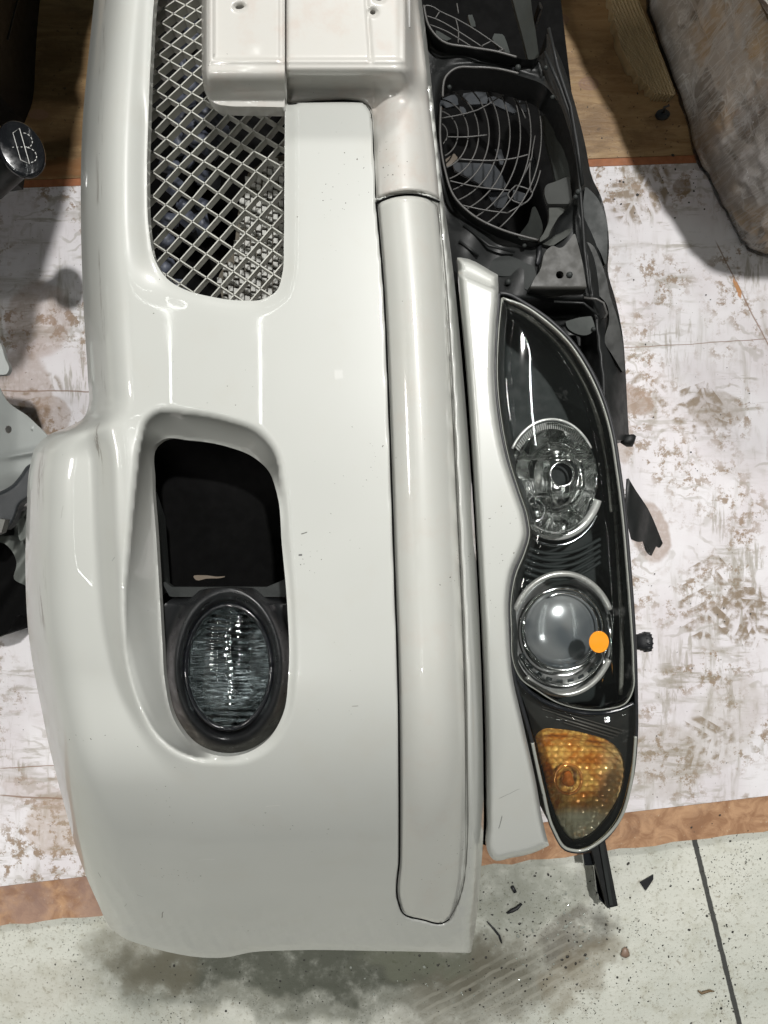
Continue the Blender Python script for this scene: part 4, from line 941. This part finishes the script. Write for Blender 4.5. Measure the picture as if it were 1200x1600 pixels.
# steering column stalk, left
stalk = thing('control_stalk', P(-60,290,.02), 'black wiper stalk with white washer symbol on its end, at the left edge', 'stalk')
ctr = P(34,232,.45); nrm = Vector((.50,.02,.86)).normalized()
ax = Vector((0.30,-.95,0)); ax = (ax-nrm*ax.dot(nrm)).normalized(); ay = nrm.cross(ax)
ax, ay = ax, ay
def disc_ring(off, ra, rb, n=40): return [ctr+nrm*off+ax*math.cos(t)*ra+ay*math.sin(t)*rb for t in np.linspace(0, 2*math.pi, n, endpoint=False)]
V = []; Fc = []; prof = [(-.070,.012,.010),(-.050,.014,.012),(-.028,.024,.020),(-.010,.037,.028),(-.004,.039,.030),(0,.037,.0285),(.001,.034,.026)]
for o_, ra, rb in prof: V += disc_ring(o_, ra, rb)
for k in range(len(prof)-1):
    for i in range(40): Fc.append((k*40+i, k*40+(i+1)%40, (k+1)*40+(i+1)%40, (k+1)*40+i))
Fc.append(tuple(6*40+i for i in range(40)))
hd = link(mesh(V, Fc), 'stalk_head', M['gloss'], None); adopt(hd, stalk)
arm = tube('stalk_arm', [ctr-nrm*.02, ctr-nrm*.05, ctr-nrm*.05+Vector((-.05,-.02,-.03)), P(-60,262,.36), P(-260,300,.33)], .019, M['black'], None, sides=14); adopt(arm, stalk)
lug = prism('arm_lug', [(-10,262),(18,262),(16,278),(-10,282)], .36, .40, M['black'], None); adopt(lug, stalk)
col_ = prism('column_shroud', [(-800,200),(-290,220),(-290,380),(-800,400)], .021, .35, M['black'], None, bev=.01); adopt(col_, stalk)
# washer symbol: screen outline, wiped arc, dotted spray
def onface(u, v): return ctr+nrm*.0022+ax*u+ay*v
sy = []
sy.append([onface(-.020,-.006), onface(.016,-.006), onface(.022,.004), onface(-.026,.004), onface(-.020,-.006)])
for k in range(9):
    pass
for c_, sg in ((-.010,1),(.010,1)):
    for k in range(6):
        t0 = math.pi*(k+.1)/6; t1 = math.pi*(k+.7)/6
        sy.append([onface(c_+.010*math.cos(t0), .006+.010*math.sin(t0)), onface(c_+.010*math.cos(t1), .006+.010*math.sin(t1))])
for k in range(4): sy.append([onface(-.001,-.012+.0055*k), onface(-.001,-.0100+.0055*k)])
sy_o = tube('washer_symbol', [[tuple(p) for p in r] for r in sy], .00055, M['white_ink'], None, sides=5); adopt(sy_o, stalk)

# unseen slab added outside the picture, outline shaped to shade the floor at left
blocker_obj = thing('shade_blocker', P(-900,-300,.02), 'unseen black slab added beyond the top left corner to cast shade', 'shade_blocker')
shade_line = [(165,-60),(150,20),(128,30),(117,66),(111,98),(112,112),(101,145),(103,158),(108,170),(97,210),(91,260),(84,300),(76,340),(62,385),(48,430),(36,480),(30,540),(10,590),(-60,600)]
w = []
for q in shade_line:
    g_ = P(q[0], q[1], .02); k_ = (.80-.02)/(KEY[2]-.02); w.append((g_.x+(KEY[0]-g_.x)*k_, g_.y+(KEY[1]-g_.y)*k_))
w += [(-1.5,w[-1][1]),(-1.5,1.6),(w[0][0],1.6)]
dd = prism('blocker_top', w, .70, .80, M['black'], None, world=True, bev=.004); adopt(dd, blocker_obj)
d2 = prism('blocker_leg', [(-1.5,.55),(-1.1,.55),(-1.1,1.3),(-1.5,1.3)], .021, .70, M['black'], None, world=True); adopt(d2, blocker_obj)
# dark trim seen in the very corner
kick = thing('kick_panel', P(-10,60,.02), 'dark plastic trim piece in the top left corner on plywood', 'trim panel')
k1 = sheet('trim_sheet', curve([(-120,-90,1),(34,-90,1),(20,0),(8,50),(-4,90),(-20,130,1),(-120,140,1)],4), [], lambda x,y,d,h: .16-.05*ss(-10,30,x), M['black'], None, step=4, thick=.1, floor_z=.022); adopt(k1, kick)
k2 = tube('trim_bead', [P(34,-40,.15), P(28,0,.15), P(20,30,.148), P(12,62,.146)], .002, M['grey_pl'], None); adopt(k2, kick)

# grey inner panel with dark bracket and hinge, left edge
gp = thing('fender_panel', P(0,700,.02), 'grey metal inner panel with round hole beside the bumper, left edge', 'metal panel')
GP = curve([(-140,560,1),(-12,575,1),(0,608),(12,628),(40,648),(66,672),(84,690),(100,700,1),(70,720,1),(56,735),(44,752),(20,765),(0,772),(-140,790,1)], 4)
def z_gp(x, y, do, dh):
    c = y-(698+(40-x)*.16); return .30+.0004*(x-0)+.012*np.exp(-((y-(705+(60-x)*.18))/4.5)**2)*ss(-10,20,x)-.02*ss(735,775,y)-.012*ss(30,-20,x)
g1 = sheet('panel_sheet', GP, [ell(13,671,5.2,6.2,24)], z_gp, M['metal'], None, step=2.6, thick=.003); adopt(g1, gp)
g2 = sheet('panel_corner', curve([(-60,520,1),(0,536),(8,560),(14,578),(10,585,1),(-60,590,1)],4), [], lambda x,y,d,h: .31+0*x, M['metal'], None, step=3, thick=.01); adopt(g2, gp)
g3 = prism('panel_leg', [(-160,600),(-90,600),(-90,760),(-160,760)], .021, .28, M['metal'], None); adopt(g3, gp)
g4 = tube('rivet', [P(53,669,.318), P(53,669,.3205)], .0052, M['metal'], None, sides=16); adopt(g4, gp)
hb_ = thing('dark_bracket', P(0,840,.02), 'curved black bracket under the grey panel at the left edge', 'bracket')
DB = curve([(-90,775,1),(0,768),(18,758),(32,742),(42,728),(54,722),(70,740,1),(60,770),(48,778),(32,790),(26,806),(18,822),(10,828),(0,822),(-90,850,1)], 4)
b1 = sheet('bracket_arm', DB, [], lambda x,y,d,h: .33-.012*np.clip(1-d/5,0,1)**2, simple('bracket_black',(.022,.025,.028),.45,var=.3), None, step=2.4, thick=.012); adopt(b1, hb_)
b2 = sheet('bracket_web', curve([(-90,800,1),(30,800),(60,790,1),(60,930,1),(40,915),(22,905),(26,880),(18,860),(8,850),(-90,860,1)],4), [], lambda x,y,d,h: .22+.006*np.sin(x*.15+y*.1), simple('bracket_steel',(.12,.13,.12),.5,.3,var=.2), None, step=3, thick=.004); adopt(b2, hb_)  # bracket steel, darker than the panel sheet
b3 = sheet('bracket_gusset', curve([(30,812),(42,806),(60,806,1),(60,845,1),(46,838),(32,845),(28,828)],4), [], lambda x,y,d,h: .26+.006*ss(30,42,x), simple('bracket_steel',(.26,.28,.26),.42,.4,var=.2), None, step=2, thick=.01); adopt(b3, hb_)
b4 = sheet('bracket_base', curve([(-90,840,1),(12,836),(40,870),(60,900,1),(60,985,1),(30,960),(10,990),(-90,990,1)],4), [], lambda x,y,d,h: .14+.01*np.sin(x*.1+y*.07), M['void'], None, step=4, thick=.1, floor_z=.021); adopt(b4, hb_)
b5 = prism('bracket_tab', [(-4,810),(8,812),(2,832),(-6,836)], .33, .345, simple('tab',(.12,.12,.11),.4), None); adopt(b5, hb_)
b6 = prism('bracket_leg', [(-90,790),(-30,790),(-30,840),(-90,840)], .021, .32, M['black'], None); adopt(b6, hb_)

# debris
sh = prism('plastic_shard', [(1000,1379),(1021,1367),(1021,1374),(1009,1392)], .001, .004, M['rubber']); tag(sh, 'black triangular plastic shard on the concrete left of the joint', 'shard')
pb = lump('pebble', 977, 1489, .004, .0105, .009, .005, simple('pebble_brown',(.22,.15,.11),.4), None, 3); tag(pb, 'brown pebble on the concrete below the metal rail', 'pebble')
tw = tube('twig', [P(x,y,.004) for x,y in [(1091,1548),(1096,1552),(1102,1550),(1109,1548),(1116,1549)]], .0026, simple('twig_brown',(.13,.085,.04),.6), None, taper=[.5,1,1,.9,.4]); tag(tw, 'small curled brown twig on concrete near the dark joint', 'twig')
sc = tube('rubber_scrap', [P(x,y,.004) for x,y in [(792,1427),(800,1423),(808,1419),(815,1412)]], .004, M['rubber'], None, taper=[.5,1,.9,.6]); tag(sc, 'black rubber crumb roll on wet concrete right of the bumper corner', 'rubber scrap')
sc = tube('rubber_scrap', [P(x,y,.004) for x,y in [(800,1385),(803,1390),(805,1394)]], .0035, M['rubber'], None); tag(sc, 'short black rubber crumb just below the board edge', 'rubber scrap')
sc = tube('metal_sliver', [P(x,y,.003) for x,y in [(761,1440),(772,1452),(780,1462),(784,1474)]], .0022, M['rubber'], None, taper=[.5,1,1,.6]); tag(sc, 'thin dark bent sliver on concrete beside the bumper corner', 'sliver')
def grit(name, spots, seed, mat, lab):
    rr = random.Random(seed); bm = bmesh.new()
    for (cx, cy, sx, sy, n, s0, s1) in spots:
        for _ in range(n):
            x, y = rr.gauss(cx, sx), rr.gauss(cy, sy); s = rr.uniform(s0, s1)*(1 if rr.random() < .85 else 1.8)
            on = y < EDGE_END(x) ; zz = .0215 if on else .001
            m = Matrix.Translation(P(x, y, zz)) @ Matrix.Rotation(rr.uniform(0, 6), 4, 'Z') @ Matrix.Diagonal((s*rr.uniform(.6,1.6), s, s*.4, 1))
            bmesh.ops.create_icosphere(bm, subdivisions=1, radius=1, matrix=m)
    me = bpy.data.meshes.new('m'); bm.to_mesh(me); bm.free()
    o = link(me, name, mat, None, smooth=False); tag(o, lab, name.replace('_', ' '), kind='stuff')
grit('dark_grit', [(600,1530,380,40,330,.0004,.0015),(850,1450,120,60,170,.0005,.0021),(1000,1480,200,90,130,.0005,.0016),(1105,1400,16,70,50,.0005,.0016),(1130,1520,14,50,30,.0006,.002),(1080,700,90,350,60,.0005,.0016),(1000,150,60,90,30,.0005,.0018),(60,1150,50,200,26,.0006,.0014),(1040,300,50,20,22,.0007,.002)], 4, simple('grit_black',(.03,.028,.024),.45), 'scattered dark grit over the concrete and boards')
wm = simple('wet_bead', (.35,.37,.33), .05, .2, coat=1)
grit('water_beads', [(900,1455,30,24,26,.0012,.0028),(790,1450,50,40,20,.001,.002),(700,1540,90,30,22,.0008,.0018),(880,1520,50,40,14,.001,.002)], 9, wm, 'shiny water beads around the wet patch of concrete')
